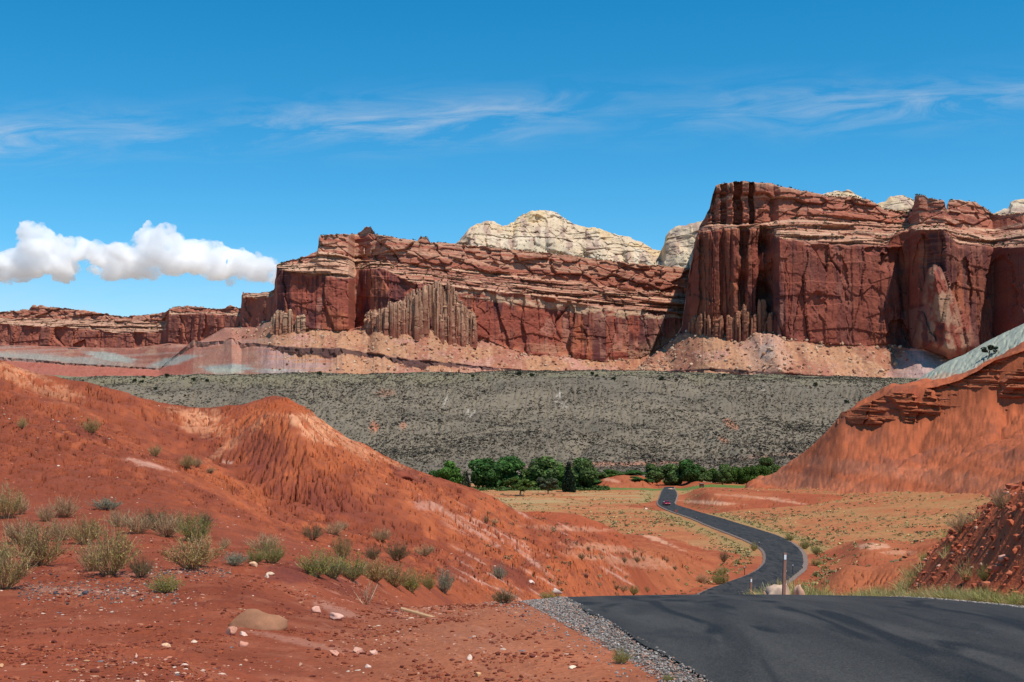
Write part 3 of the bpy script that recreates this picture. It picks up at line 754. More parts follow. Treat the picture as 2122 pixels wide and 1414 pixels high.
WALL = np.array([.275, .073, .047]); WORANGE = np.array([.39, .125, .062]); VARN = np.array([.078, .031, .035]); WPALE = np.array([.56, .37, .235])
LED = np.array([.335, .112, .067]); LEDP = np.array([.53, .32, .205]); LEDD = np.array([.14, .048, .038])
TAL = np.array([.400, .198, .108]); TALP = np.array([.405, .195, .155])


def break_cliff(PX, PY, DD, T, s, prow=None, talus_grain=1.0):
    """joints, beds and rubble; returns points, colour, weights"""
    X = (PX - CX) / F * DD; Z = CAMZ + (HY - PY) * DD / F
    ww = wgt(T, 3, 4); lw = wgt(T, 4, 5, .05); bw = wgt(T, 5, 6, .05); tw = 1 - sstep(2.92, 3.02, T)
    dip = Z + .045 * X + 7 * fbm(X / 260, Z / 90, 3, 300)
    a1, b1, e1 = cells(X / (36 * s) + .28 * fbm(X / 40, Z / 40, 3, 301), Z / 260 + .3, 302, .85); a2, b2, e2 = cells(X / (12 * s) + .15 * fbm(X / 10, Z / 30, 2, 299), Z / 150, 303, .8); a3, b3, e3 = cells(X / (46 * s) + .35 * fbm(X / 30, Z / 30, 3, 298), Z / 60, 304)
    wall = 15 * (a1 - .5) + 4.5 * (a2 - .5) + 5.0 * (a3 - .5) * (b3 > .45) + 2.0 * fbm(X / 9, Z / 12, 4, 305) + 3.2 * (cells(X / 90, dip / 17, 308)[0] - .5) + 3.0 * (cells(X / 24 + .3 * fbm(X / 12, Z / 12, 2, 297), Z / 26, 309)[0] - .5) * sstep(-.1, .3, fbm(X / 80, Z / 70, 2, 296))
    wall -= 4.5 * (1 - sstep(.0, .05, e1)) * (b1 > .4) + 2.0 * (1 - sstep(0, .07, e2)) * (b2 > .6)
    if prow is not None:
        p1, q1, r1 = cells(X / (17 * s), Z / 900 + .5, 306); p2, q2, r2 = cells(X / (7.5 * s), Z / 400, 307)
        wall = wall * (1 - .4 * prow) + prow * (14 * (p1 - .5) + 9 * (p2 - .5) + 7 * (cells(X / 26 + .4 * fbm(X / 20, Z / 20, 3, 293), Z / 48, 294)[0] - .5) - 3 * (1 - sstep(0, .12, r1)))
    c1, d1, g1 = cells(X / 130, dip / 9.5, 310); c2, d2, g2 = cells(X / 46, dip / 4.2, 311); c3, d3, g3 = cells(X / 30, dip / 22, 312)
    led = 17 * (c1 - .5) + 9 * (c2 - .5) + 9 * (c3 - .5) + 2.5 * fbm(X / 14, Z / 5, 4, 313)
    h1, i1, j1 = cells(X / 44, dip / 19, 314); h2, i2, j2 = cells(X / 19, dip / 8.5, 315)
    bnd = 19 * (h1 - .5) + 9 * (h2 - .5) + 1.8 * fbm(X / 8, Z / 8, 4, 316) - 3 * (1 - sstep(0, .09, j1))
    if prow is not None: bnd = bnd + prow * 6 * (p1 - .5)
    tl = 22 * fbm_axis(X / 48, Z / 200, 3, 317) + 5 * fbm_axis(X / 14, Z / 60, 2, 316) + 1.6 * fbm(X / 7, Z / 7, 4, 318) * talus_grain
    k1, l1, m1 = cells(X / 3.4, Z / 2.4, 319); tl += .7 * talus_grain * np.maximum(0, l1 - .55) / .45 * sstep(0, .3, m1)
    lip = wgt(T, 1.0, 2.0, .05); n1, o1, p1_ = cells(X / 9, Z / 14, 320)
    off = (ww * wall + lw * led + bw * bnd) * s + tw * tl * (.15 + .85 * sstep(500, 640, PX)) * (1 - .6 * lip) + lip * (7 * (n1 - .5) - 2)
    off += sstep(6.0, 6.2, T) * 6 * fbm(X / 40, DD / 40, 3, 321)
    D2 = DD - off
    zz = Z + sstep(6.02, 6.3, T) * (3 * fbm(X / 18, DD / 18, 4, 322)) + tw * .8 * fbm(X / 5, DD / 5, 3, 323)
    P = np.stack([X * (1 + 0 * off), D2, zz], -1)
    nz = np.abs(normals(P)[..., 2])
    Cc = np.zeros(PX.shape + (3,), np.float32) + WALL
    st = fbm_axis(X / 11, Z / 130, 4, 330, .6); st2 = fbm_axis(X / 34, Z / 60, 4, 331)
    Cc = cmix(Cc, WORANGE, sstep(.0, .45, st2 + .5 * (b1 - .5)) * .75)
    Cc = cmix(Cc, VARN, sstep(-.02, .34, st + .25 * (a1 - .5) + .45 * fbm(X / 45, Z / 45, 3, 332)) * .78)
    Cc = cmix(Cc, (.40, .19, .135), sstep(.55, .95, b2) * sstep(0, .3, fbm(X / 20, Z / 30, 3, 333)) * .5)
    Cc = cmix(Cc, (.36, .13, .082), sstep(.1, .5, vnoise(X / 500, dip / 5.5, 346) + .5 * vnoise(X / 60, dip / 2, 347)) * sstep(3.4, 4.0, T) * .5)
    bed = vnoise(X / 900, dip / 3.1, 334) + .6 * vnoise(X / 300, dip / 1.2, 335) + .5 * (c1 - .5)
    lc = np.zeros_like(Cc) + LED
    lc = cmix(lc, LEDP, sstep(.0, .6, bed) * .8); lc = cmix(lc, LEDD, sstep(.15, .6, -bed) * .75)
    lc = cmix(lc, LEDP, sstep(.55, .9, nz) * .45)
    bc = np.zeros_like(Cc) + np.array([.345, .115, .070]); bc = cmix(bc, LEDD, sstep(0.1, .5, fbm(X / 16, Z / 12, 4, 336)) * .6)
    bc = cmix(bc, (.52, .29, .185), sstep(.1, .6, bed) * .65); bc = cmix(bc, (.50, .29, .18), sstep(5.78, 6.0, T) * .6)
    Cc = Cc * (1 - lw[..., None]) + lc * lw[..., None]; Cc = Cc * (1 - bw[..., None]) + bc * bw[..., None]
    Cc = cmix(Cc, (.42, .27, .175), sstep(6.0, 6.1, T)); Cc = cmix(Cc, (.30, .22, .14), sstep(6.05, 6.3, T) * sstep(0, .3, fbm(X / 12, DD / 12, 3, 337)) * .6)
    tc_ = np.zeros_like(Cc) + TAL
    tc_ = cmix(tc_, TALP, sstep(.0, .45, fbm(X / 60, Z / 24, 4, 338)) * .8)
    tc_ = cmix(tc_, (.31, .112, .068), sstep(-.05, .4, fbm_axis(X / 26, Z / 60, 4, 339)) * .75)
    tc_ = cmix(tc_, (.50, .33, .22), (l1 > .86) * .4); tc_ = cmix(tc_, (.21, .095, .065), sstep(.15, .45, fbm(X / 4, Z / 3, 3, 340)) * .5)
    Cc = Cc * (1 - tw[..., None]) + tc_ * tw[..., None]
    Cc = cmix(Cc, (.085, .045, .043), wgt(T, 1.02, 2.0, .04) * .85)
    return P, Cc, dict(ww=ww, lw=lw, bw=bw, tw=tw, nz=nz, X=X, Z=Z, dip=dip, st=st)


def spot2(PX, PY, px, py, rx, ry, rot=0.0):
    c, s_ = math.cos(math.radians(rot)), math.sin(math.radians(rot)); a, b = PX - px, PY - py
    q = np.hypot((a * c + b * s_) / rx, (-a * s_ + b * c) / ry) + .35 * fbm(PX / (rx * .4), PY / (ry * .4), 3, int(px))
    return 1 - sstep(.6, 1.1, q)


M_cliff = earth_mat('sandstone', .035, .28, .55, 2.2, .95, .24)
M_dome = earth_mat('pale_sandstone', .03, .2, .5, 3.0, .95, .18)

# --- the long mesa wall with the far cliffs running away to the left
DW = [(-420, 3500), (0, 3260), (200, 3170), (338, 3100), (350, 3010), (395, 2960), (465, 2890), (498, 2840), (503, 2520), (560, 2420), (569, 2360), (574, 2175), (600, 2145), (700, 2128), (722, 2140), (736, 2200), (744, 2200), (768, 2160), (800, 2130), (860, 2135), (1000, 2215), (1430, 2390), (1520, 2420)]
mbase = [(-420, 712), (0, 716), (200, 722), (280, 722), (350, 713), (395, 716), (420, 706), (445, 692), (465, 680), (505, 680), (530, 680), (548, 668), (565, 664), (575, 668), (600, 672), (640, 681), (700, 686), (735, 682), (760, 673), (800, 671), (860, 680), (950, 691), (1000, 701), (1050, 722), (1100, 736), (1150, 737), (1250, 750), (1330, 741), (1380, 716), (1430, 690), (1520, 680)]
mled2 = [(-420, 736), (0, 741), (60, 745), (140, 753), (220, 758), (330, 765), (400, 705), (420, 709), (465, 707), (480, 700), (500, 712), (520, 711), (560, 716), (580, 716), (640, 721), (700, 721), (740, 729), (800, 738), (860, 746), (900, 750), (960, 756), (1100, 768), (1300, 780), (1520, 790)]
mled1 = [(-420, 741), (0, 746), (60, 750), (140, 757), (220, 761), (330, 767), (400, 717), (420, 720), (465, 712), (480, 702), (500, 722), (520, 719), (560, 720), (580, 730), (600, 733), (650, 737), (690, 744), (712, 735), (740, 738), (800, 743), (850, 762), (872, 766), (900, 757), (960, 763), (1100, 772), (1300, 782), (1520, 792)]
mtop = [(-420, 676), (0, 672), (60, 675), (140, 680), (250, 690), (345, 688), (350, 652), (395, 647), (465, 651), (498, 655), (503, 618), (566, 612), (574, 556), (580, 558), (640, 567), (700, 575), (736, 575), (742, 556), (756, 556), (800, 560), (830, 575), (860, 590), (900, 590), (1000, 605), (1100, 613), (1150, 622), (1250, 636), (1320, 641), (1430, 656), (1520, 660)]
mmid = [(-420, 664), (0, 660), (345, 668), (350, 646), (500, 648), (503, 611), (571, 605), (574, 551), (590, 550), (640, 542), (658, 528), (663, 520), (740, 536), (820, 546), (900, 556), (1000, 562), (1200, 590), (1430, 613), (1520, 620)]
mrim = [(-420, 655), (0, 647), (60, 642), (70, 633), (112, 637), (180, 645), (260, 657), (300, 652), (345, 648), (352, 642), (362, 636), (395, 634), (440, 640), (465, 639), (478, 633), (500, 641), (503, 606), (530, 608), (545, 612), (565, 602), (571, 600), (574, 548), (582, 545), (640, 531), (659, 521), (663, 490), (690, 486), (740, 486), (752, 478), (758, 470), (768, 472), (778, 486), (800, 489), (830, 495), (865, 500), (870, 491), (885, 493), (892, 503), (940, 506), (1000, 511), (1100, 521), (1200, 532), (1300, 546), (1430, 556), (1520, 560)]
_x = np.linspace(-420, 1520, 400); _d = np.interp(_x, [p[0] for p in DW], [p[1] for p in DW]); _d = blur1(np.min(_d[None, :] + 1.3 * np.abs(_x[None, :] - _x[:, None]), 1), 4, 0); DS = list(zip(_x, _d))    # the talus does not follow every re-entrant of the wall
lines = [dense(DS, -190, [(-420, 800), (1520, 806)]), dense(DS, -72, mled1), dense(DS, -68, mled2), dense(DS, 0, mbase), dense(DW, -2, [(a, b - 1.2) for a, b in mbase]), dense(DW, 9, mtop), dense(DW, 58, mmid), dense(DW, 74, mrim),
         dense(DW, 260, [(a, b + 2) for a, b in mrim]), dense(DW, 900, [(a, b + 16) for a, b in mrim])]
PX, PY, DD, T = loft(lines, [42, 14, 80, 10, 150, 84, 70, 14, 8], -420, 1515, 1480, [None, (2.5, 14), (1.0, 30), (1.5, 12), None, (2.0, 26), (2, 30), (1.6, 9), None, None]); T = bench_t(T)
P, Cc, q = break_cliff(PX, PY, DD, T, 1.0, talus_grain=1.0)
far = PX < 572
ww, lw, tw, st = q['ww'], q['lw'], q['tw'], q['st']
Cc = cmix(Cc, WPALE, ww * sstep(3.80, 3.86, T + .05 * fbm(PX / 18, PX * 0, 3, 341)) * sstep(930, 960, PX) * (1 - sstep(1440, 1460, PX)) * sstep(-.35, .1, fbm(PX / 30, PY / 9, 3, 342)) * .75)
Cc = cmix(Cc, (.50, .27, .16), ww * (1 - sstep(3.0, 3.45, T)) * sstep(980, 1150, PX) * sstep(-.3, .2, fbm(PX / 30, PY / 20, 3, 343)) * .55)
Cc = cmix(Cc, LEDP, lw * far * .35); Cc = cmix(Cc, (.40, .15, .09), ww * far * .35)
Cc = cmix(Cc, LEDP, lw * (PX > 574) * (PX < 740) * .45)
lowt = tw * sstep(2.0, 2.02, T)
Cc = cmix(Cc, (.42, .155, .105), tw * (PX < 400) * sstep(2.0, 2.1, T) * .8)
bnd_ = vnoise(PX / 260 + .2 * fbm(PX / 60, PY / 20, 2, 371), PY / 5.5 + PX / 90, 372) + .5 * vnoise(PX / 120, PY / 2.3 + PX / 60, 373); lw_ = tw * (1 - sstep(470, 620, PX)) * .85
Cc = cmix(Cc, (.355, .150, .100), lw_); Cc = cmix(Cc, (.330, .205, .165), lw_ * sstep(.0, .5, bnd_) * .8); Cc = cmix(Cc, (.29, .100, .070), lw_ * sstep(.05, .5, -bnd_) * .8); Cc = cmix(Cc, (.44, .26, .165), lw_ * sstep(.1, .4, fbm(PX / 26, PY / 12, 3, 374)) * .6)
Cc = cmix(Cc, (.31, .285, .235), tw * (PX < 330) * wgt(T + .12 * fbm(PX / 30, PY / 7, 3, 348), 2.0, 2.42, .12) * (1 - sstep(180, 330, PX)) * .8)
Cc = cmix(Cc, (.40, .115, .075), tw * (PX < 400) * (T < 1.0) * .85)
Cc = cmix(Cc, (.40, .175, .12), tw * sstep(380, 410, PX) * (1 - sstep(500, 540, PX)) * .55)
Cc = cmix(Cc, (.35, .345, .29), tw * (spot2(PX, PY, 230, 740, 60, 9, 8) + spot2(PX, PY, 360, 748, 60, 9, -12) + spot2(PX, PY, 470, 763, 60, 10, 0) * 1.1 + spot2(PX, PY, 580, 769, 60, 6, 0)) * .85)
Cc = cmix(Cc, (.46, .43, .32), tw * spot2(PX, PY, 470, 770, 40, 8, 0) * .7)
Cc = cmix(Cc, (.33, .205, .185), tw * (T < 1.0) * sstep(520, 560, PX) * (1 - sstep(650, 720, PX)) * sstep(-.2, .1, vnoise(PX / 80, PY / 2.2, 344)) * .75)
Cc *= (1 + .10 * fbm(PX / 2.2, PY / 2.2, 3, 345))[..., None]
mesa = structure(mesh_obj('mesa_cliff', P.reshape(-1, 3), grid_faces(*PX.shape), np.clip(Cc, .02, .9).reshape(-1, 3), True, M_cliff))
ROCKS = []                                                  # places on the talus that carry fallen blocks, places on ledges that carry scrub
def talus_pts(P, T, PX, PY, n, lo, hi, pxa, pxb, seed):
    rng = np.random.default_rng(seed); sel = np.flatnonzero(((T > lo) & (T < hi) & (PX > pxa) & (PX < pxb) & (PY < 786)).ravel())
    return P.reshape(-1, 3)[rng.choice(sel, n)]
def ledge_pts(P, T, nz, PX, n, pxa, pxb, seed, lo=4.05, hi=6.9):
    rng = np.random.default_rng(seed); sel = np.flatnonzero(((T > lo) & (T < hi) & (PX > pxa) & (PX < pxb) & (nz > .55)).ravel())
    return P.reshape(-1, 3)[rng.choice(sel, n)]
TAL_PTS = [talus_pts(P, T, PX, PY, 2000, 2.02, 3.0, 480, 1420, 1), talus_pts(P, T, PX, PY, 700, .3, 1.0, 560, 1420, 2)]
LED_PTS = [ledge_pts(P, T, q['nz'], PX, 420, 574, 1430, 3), ledge_pts(P, T, q['nz'], PX, 160, 0, 574, 4), ledge_pts(P, T, q['nz'], PX, 260, 574, 1430, 5, 6.0, 6.9), ledge_pts(P, T, q['nz'], PX, 120, 0, 574, 6, 6.0, 6.9)]

# --- the butte on the right
DB_ = [(1290, 1900), (1404, 1975), (1413, 1950), (1425, 1925), (1445, 1895), (1470, 1865), (1520, 1838), (1585, 1822), (1600, 1800), (1615, 1782), (1700, 1780), (1830, 1790), (1868, 1806), (1884, 1800), (1890, 1770), (1905, 1740), (1960, 1715), (1990, 1735), (2040, 1765), (2060, 1770), (2090, 1730), (2122, 1700), (2560, 1560)]
bbase = [(1290, 806), (1310, 772), (1340, 747), (1380, 717), (1404, 694), (1422, 689), (1488, 687), (1562, 686), (1595, 688), (1612, 697), (1628, 703), (1721, 714), (1788, 717), (1837, 714), (1880, 721), (1914, 723), (1967, 744), (2020, 730), (2122, 716), (2560, 700)]
btop = [(1290, 805.6), (1310, 771.6), (1340, 746.6), (1380, 716.4), (1404, 693.6), (1413, 680), (1420, 630), (1430, 562), (1440, 512), (1449, 478), (1500, 473), (1588, 473), (1608, 490), (1671, 506), (1754, 506), (1837, 512), (1854, 484), (1900, 477), (1954, 477), (1985, 505), (2020, 508), (2120, 513), (2560, 515)]
bmid = [(1290, 805.6), (1310, 771.6), (1340, 746.6), (1380, 716.4), (1404, 693.2), (1413, 678), (1420, 628), (1430, 559), (1440, 508), (1450, 471), (1465, 461), (1500, 460), (1588, 462), (1620, 455), (1660, 446), (1720, 446), (1800, 458), (1880, 463), (1900, 464), (1955, 464), (1990, 470), (2122, 478), (2560, 480)]
brim = [(1290, 805.6), (1310, 771.6), (1340, 746.6), (1380, 716.4), (1404, 692.8), (1413, 676), (1420, 626), (1430, 556), (1440, 503), (1450, 467), (1460, 452), (1466, 440), (1474, 425), (1479, 398), (1484, 385), (1505, 380), (1530, 377), (1545, 377), (1570, 380), (1605, 381), (1612, 387), (1650, 394), (1700, 404), (1716, 406), (1760, 408), (1800, 416), (1830, 432), (1870, 438), (1893, 440), (1897, 406), (1915, 404), (1925, 412), (1956, 416), (1962, 440), (1966, 418), (1975, 414), (2000, 418), (2018, 418), (2040, 430), (2054, 442), (2080, 446), (2122, 440), (2560, 430)]
bl2 = [(1290, 808), (1330, 775), (1404, 767), (1480, 765), (1560, 768), (1640, 775), (1700, 780), (1760, 792), (2560, 800)]
bl1 = [(1290, 809), (1330, 777), (1404, 770), (1480, 771), (1560, 776), (1640, 782), (1700, 783), (1760, 794), (2560, 803)]
DB5 = [(a, b + (30 if a < 1600 else 62)) for a, b in DB_]; DB6 = [(a, b + (36 if a < 1600 else 80)) for a, b in DB_]
_x = np.linspace(1290, 2560, 400); _d = np.interp(_x, [p[0] for p in DB_], [p[1] for p in DB_]); _d = blur1(np.min(_d[None, :] + 1.0 * np.abs(_x[None, :] - _x[:, None]), 1), 4, 0); DBS = list(zip(_x, _d))
lines = [dense(DBS, -210, [(1290, 812), (1404, 808), (2560, 812)]), dense(DBS, -92, bl1), dense(DBS, -90, bl2), dense(DBS, 0, bbase), dense(DB_, -2, [(a, b - 1.0 if a > 1410 else b) for a, b in bbase]), dense(DB_, 8, btop), dense(DB5, 0, bmid), dense(DB6, 0, brim),
         dense(DB_, 330, [(a, b + 2) for a, b in brim]), dense(DB_, 900, [(a, b + 14) for a, b in brim])]
PX, PY, DD, T = loft(lines, [36, 10, 84, 10, 190, 54, 74, 12, 6], 1290, 2555, 1060, [None, (2, 14), (1, 30), (1.2, 12), None, (2.0, 26), (2, 30), (1.4, 9), None, None]); T = bench_t(T)
prow = (1 - sstep(1585, 1612, PX)) * sstep(1412, 1440, PX)
# the pale leaning pillar and the arch-shaped hollows are part of the wall's own depth
DD0 = DD.copy()
FIN = np.array([(1404, 0), (1427, 0), (1446, 0), (1447.5, 14), (1456, 16), (1457.5, 4), (1468, 6), (1469.5, 11), (1475, 12), (1476.5, 0), (1494, 2), (1495.5, 10), (1500, 10), (1501.5, 0), (1526, 3), (1531, 26), (1546, 30), (1548, 6), (1568, 10), (1572, 44), (1600, 48), (1604, 0), (1700, 0)])
FIN2 = np.array([(1404, 0), (1466, 0), (1478, 4), (1480, 14), (1485, 15), (1486.5, 0), (1493, 0), (1496, 22), (1506, 26), (1507.5, 0), (1519, 2), (1521, 42), (1537, 44), (1539, 2), (1552, 4), (1554, 40), (1562, 42), (1564, 0), (1700, 0)])
wig = 5.5 * fbm(PX / 60 + 7, PY / 34, 4, 360)
up = sstep(4.0, 4.6, T); DD += (1 - up) * np.interp(PX + wig + (PY - 560) * .010, FIN[:, 0], FIN[:, 1]) * (.45 + .6 * sstep(-.5, .5, fbm(PX / 45, PY / 50, 3, 362))) * sstep(2.9, 3.02, T) + up * np.interp(PX + wig, FIN2[:, 0], FIN2[:, 1]) * .6 * (T < 6.0) * sstep(4.55, 4.95, T)
pil = np.clip(1 - np.abs(PX - (1940 + (PY - 560) * .12)) / (10 + np.maximum(0, PY - 545) * .36), 0, 1) * sstep(545, 580, PY) * wgt(T, 3, 4)
DD -= 42 * np.sqrt(pil) * wgt(T, 3, 4)
for cx, cy, rx, ry, dp in ((1850, 545, 26, 36, 16), (1818, 520, 30, 12, 12), (1860, 690, 26, 28, 14), (2075, 610, 34, 90, 11), (1690, 640, 20, 34, 5), (2000, 600, 16, 60, 10), (1735, 600, 26, 90, 5), (1915, 545, 22, 60, 10)):
    q_ = np.hypot((PX - cx) / rx, (PY - cy) / ry); q_ = q_ + .30 * fbm(PX / 16, PY / 16, 3, 361); DD += dp * .8 * (1 - sstep(.86, .98, q_)) * (1 - sstep(-.2, .9, (PY - cy) / ry)) * wgt(T, 3, 4)
DD = np.where(T > 6, DD0, DD)
P, Cc, q = break_cliff(PX, PY, DD, T, .82, prow=prow)
ww, lw, tw = q['ww'], q['lw'], q['tw']
Cc = cmix(Cc, WORANGE * .85, ww * prow * sstep(-.2, .3, q['st']) * .6)
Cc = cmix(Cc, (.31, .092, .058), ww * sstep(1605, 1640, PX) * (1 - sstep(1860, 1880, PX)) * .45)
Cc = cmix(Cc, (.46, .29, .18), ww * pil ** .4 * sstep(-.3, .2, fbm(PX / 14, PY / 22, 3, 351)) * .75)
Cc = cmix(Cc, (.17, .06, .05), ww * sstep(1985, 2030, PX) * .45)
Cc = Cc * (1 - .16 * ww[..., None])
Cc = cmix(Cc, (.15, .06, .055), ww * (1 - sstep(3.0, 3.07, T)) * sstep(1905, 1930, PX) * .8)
lav = tw * np.clip(1 - np.abs(PX - 1895 - (PY - 720) * .55) / (8 + np.maximum(0, PY - 718) * 1.5), 0, 1) ** .5
Cc = cmix(Cc, (.43, .285, .25), lav * .9); Cc = cmix(Cc, (.33, .205, .195), lav * sstep(.1, .5, vnoise(PX / 200, PY / 5, 352)) * .6)
Cc = cmix(Cc, (.53, .29, .195), tw * spot2(PX, PY, 1590, 735, 60, 50, 40) * .6); Cc = cmix(Cc, (.40, .33, .28), tw * spot2(PX, PY, 1588, 728, 18, 22, 0) * .45)
Cc *= (1 + .10 * fbm(PX / 2.2, PY / 2.2, 3, 353))[..., None]
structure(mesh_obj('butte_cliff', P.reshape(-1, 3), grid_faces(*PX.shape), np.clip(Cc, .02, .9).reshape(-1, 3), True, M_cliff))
TAL_PTS += [talus_pts(P, T, PX, PY, 1100, 2.0, 3.0, 1300, 1640, 11), talus_pts(P, T, PX, PY, 420, 2.0, 3.0, 1640, 1860, 12), talus_pts(P, T, PX, PY, 120, 2.0, 3.0, 1860, 2122, 13)]
LED_PTS += [ledge_pts(P, T, q['nz'], PX, 330, 1600, 2122, 14), ledge_pts(P, T, q['nz'], PX, 120, 1480, 2122, 15, 6.0, 6.9)]

# --- fluted pinnacles standing against the walls
def pinnacles(name, sky, base, dline, d_off, n, wpx, seed, pale, dark, deep=16):
    """a stand of jointed columns: each an irregular prism with its own height, notched and broken near the top"""
    rng = np.random.default_rng(seed); sky = np.array(sky, float); base = np.array(base, float); dl_ = np.array(dline, float)
    px0, px1 = sky[0, 0], sky[-1, 0]; Vs, Fs, Cs, b0 = [], [], [], 0; NL, NS = 22, 8
    for i in range(n):
        px = px0 + (px1 - px0) * ((i + rng.random()) / n if rng.random() < .6 else rng.random()); row = rng.random()
        top = np.interp(px, sky[:, 0], sky[:, 1]); bs = np.interp(px, base[:, 0], base[:, 1]); top = top + (bs - top) * (.75 * rng.random() ** 1.7) * (.30 + .70 * row)
        d = np.interp(px, dl_[:, 0], dl_[:, 1]) + d_off - deep * row; bs = bs + 26; k = d / F
        r = wpx * k * (.45 + 1.5 * rng.random() ** 2) * .5; x = (px - CX) * k; z0, z1 = CAMZ + (HY - bs) * k, CAMZ + (HY - top) * k
        an = np.sort(rng.random(NS) * .55 + np.arange(NS)) / NS * 2 * np.pi; ar = 1 + .30 * (rng.random(NS) - .5) * 2
        t = np.sort(np.concatenate([[0, 1], rng.random(NL - 2)])); lv = 1.12 - .42 * t + .30 * (rng.random(NL) - .5) * (.4 + .6 * t); lv[-1] *= .55
        cx = x + np.cumsum(rng.normal(size=NL)) * r * .05; cy = d + np.cumsum(rng.normal(size=NL)) * r * .05
        R_ = r * lv[:, None] * ar[None] * (1 + .14 * (rng.random((NL, NS)) - .5) * 2)
        V = np.stack([cx[:, None] + R_ * np.cos(an), cy[:, None] + R_ * np.sin(an), np.repeat((z0 + (z1 - z0) * t)[:, None], NS, 1)], -1).reshape(-1, 3)
        V = np.vstack([V, [[cx[-1], cy[-1], z1 + r * .25]]]); ii = np.arange(NL * NS).reshape(NL, NS)
        f = np.stack([ii[:-1], np.roll(ii[:-1], -1, 1), np.roll(ii[1:], -1, 1), ii[1:]], -1).reshape(-1, 4); cap = np.stack([ii[-1], np.roll(ii[-1], -1), np.full(NS, NL * NS), np.full(NS, NL * NS)], -1)
        tone = rng.random(); col = lerp(np.array(dark), np.array(pale), np.clip(t * .9 - .25 + .5 * (rng.random(NL) - .5) + .35 * tone, 0, 1)[:, None]) * (.8 + .4 * rng.random())
        Vs.append(V); Fs.append(np.concatenate([f[:, [0, 1, 2]], f[:, [0, 2, 3]], cap[:, :3]]) + b0); Cs.append(np.vstack([np.repeat(col, NS, 0), col[-1:]])); b0 += len(V)
    return structure(mesh_obj(name, np.concatenate(Vs), np.concatenate(Fs), np.clip(np.concatenate(Cs), .02, .9), False, M_cliff))


pinnacles('rock_spires', [(757, 645), (800, 638), (806, 625), (835, 622), (843, 606), (852, 603), (858, 600), (880, 592), (900, 588), (905, 580), (914, 584), (918, 598), (926, 588), (932, 580), (938, 590), (946, 606), (955, 624), (970, 640), (984, 652)],
          [(757, 674), (800, 672), (850, 680), (900, 685), (950, 691), (984, 696)], DW, 2, 250, 7.5, 401, (.45, .265, .165), (.25, .088, .056), 24)
pinnacles('rock_spires', [(1430, 662), (1441, 654), (1452, 650), (1464, 645), (1478, 658), (1500, 654), (1520, 648), (1534, 644), (1542, 630), (1550, 634), (1556, 654), (1568, 650), (1574, 620), (1582, 620), (1590, 660), (1600, 645), (1608, 668)],
          [(1430, 690), (1488, 689), (1562, 688), (1595, 690), (1608, 697)], DB_, 14, 170, 8, 421, (.36, .165, .092), (.22, .070, .046), 26)
pinnacles('rock_spires', [(566, 655), (574, 642), (590, 644), (606, 640), (614, 650), (630, 652)], [(566, 668), (600, 673), (630, 680)], [(500, 2160), (700, 2135)], 2, 46, 6.5, 441, (.48, .30, .19), (.28, .11, .065), 12)

# --- white domes behind the rim
wsky = [(925, 530), (945, 506), (960, 490), (975, 471), (990, 463), (1005, 457), (1020, 458), (1040, 469), (1065, 461), (1073, 450), (1085, 444), (1100, 438), (1130, 435), (1150, 438), (1165, 448), (1185, 462), (1205, 469), (1240, 474), (1270, 484), (1300, 491), (1340, 506), (1355, 517), (1370, 519), (1377, 506), (1379, 490), (1386, 479), (1398, 470), (1410, 467), (1430, 464), (1460, 456), (1520, 448), (1600, 430), (1690, 410), (1716, 397), (1730, 394), (1745, 396), (1758, 394), (1772, 402), (1790, 414), (1812, 424), (1830, 420), (1845, 408), (1870, 405), (1890, 410), (1910, 425), (1990, 440), (2060, 442), (2088, 432), (2096, 418), (2122, 412), (2300, 400)]
WD = [(925, 2950), (1130, 3080), (1370, 3000), (1376, 2900), (1560, 2700), (1700, 2500), (2300, 2300)]
wmid = [(a, b + 42 * np.interp(a, [925, 960, 1130, 1340, 1380, 1700, 2300], [.3, .8, 1, .6, .8, .5, .5])) for a, b in wsky]
lines = [dense(WD, -190, [(925, 590), (1430, 600), (2300, 560)]), dense(WD, -70, [(a, max(b + 4, min(b + 60, 545))) for a, b in wsky]), dense(WD, -30, wmid), dense(WD, 30, [(a, b + 5) for a, b in wsky]), dense(WD, 62, wsky), dense(WD, 420, [(a, b + 40) for a, b in wsky])]
PX, PY, DD, T = loft(lines, [50, 60, 60, 16, 20], 925, 2300, 900, [None, (2, 20), (1.5, 24), (1.0, 12), (1.0, 10), None])
X = (PX - CX) / F * DD; Zc = CAMZ + (HY - PY) * DD / F
a1, b1, e1 = cells(X / 46 + .3 * fbm(X / 50, Zc / 50, 2, 500), Zc / 60, 501); a2, b2, e2 = cells(X / 17, Zc / 16, 502)
off = 22 * (a1 - .5) * sstep(0, .2, e1) + 8 * (a2 - .5) + 5 * fbm(X / 12, Zc / 10, 4, 511) + 20 * fbm(X / 60, Zc / 45, 5, 503) - 7 * (1 - sstep(0, .05, e1)) * (b1 > .4) - 3 * (1 - sstep(0, .07, e2)) * (b2 > .6)
off += 7 * (cells(X / 120, (Zc + 6 * fbm(X / 60, Zc / 60, 2, 510)) / 13, 509)[0] - .5)
P = np.stack([X, DD - off * (1 - sstep(3.6, 4.2, T) * .6), Zc + 2 * fbm(X / 10, DD / 10, 3, 504) * (T > 3)], -1); nz = np.abs(normals(P)[..., 2])
Cc = np.zeros(PX.shape + (3,), np.float32) + np.array([.56, .42, .28])
Cc = cmix(Cc, (.62, .50, .36), sstep(0, .4, fbm(X / 40, Zc / 30, 4, 505)) * .7); Cc = cmix(Cc, (.36, .23, .175), sstep(.05, .42, fbm_axis(X / 16, Zc / 40, 4, 506)) * .8)
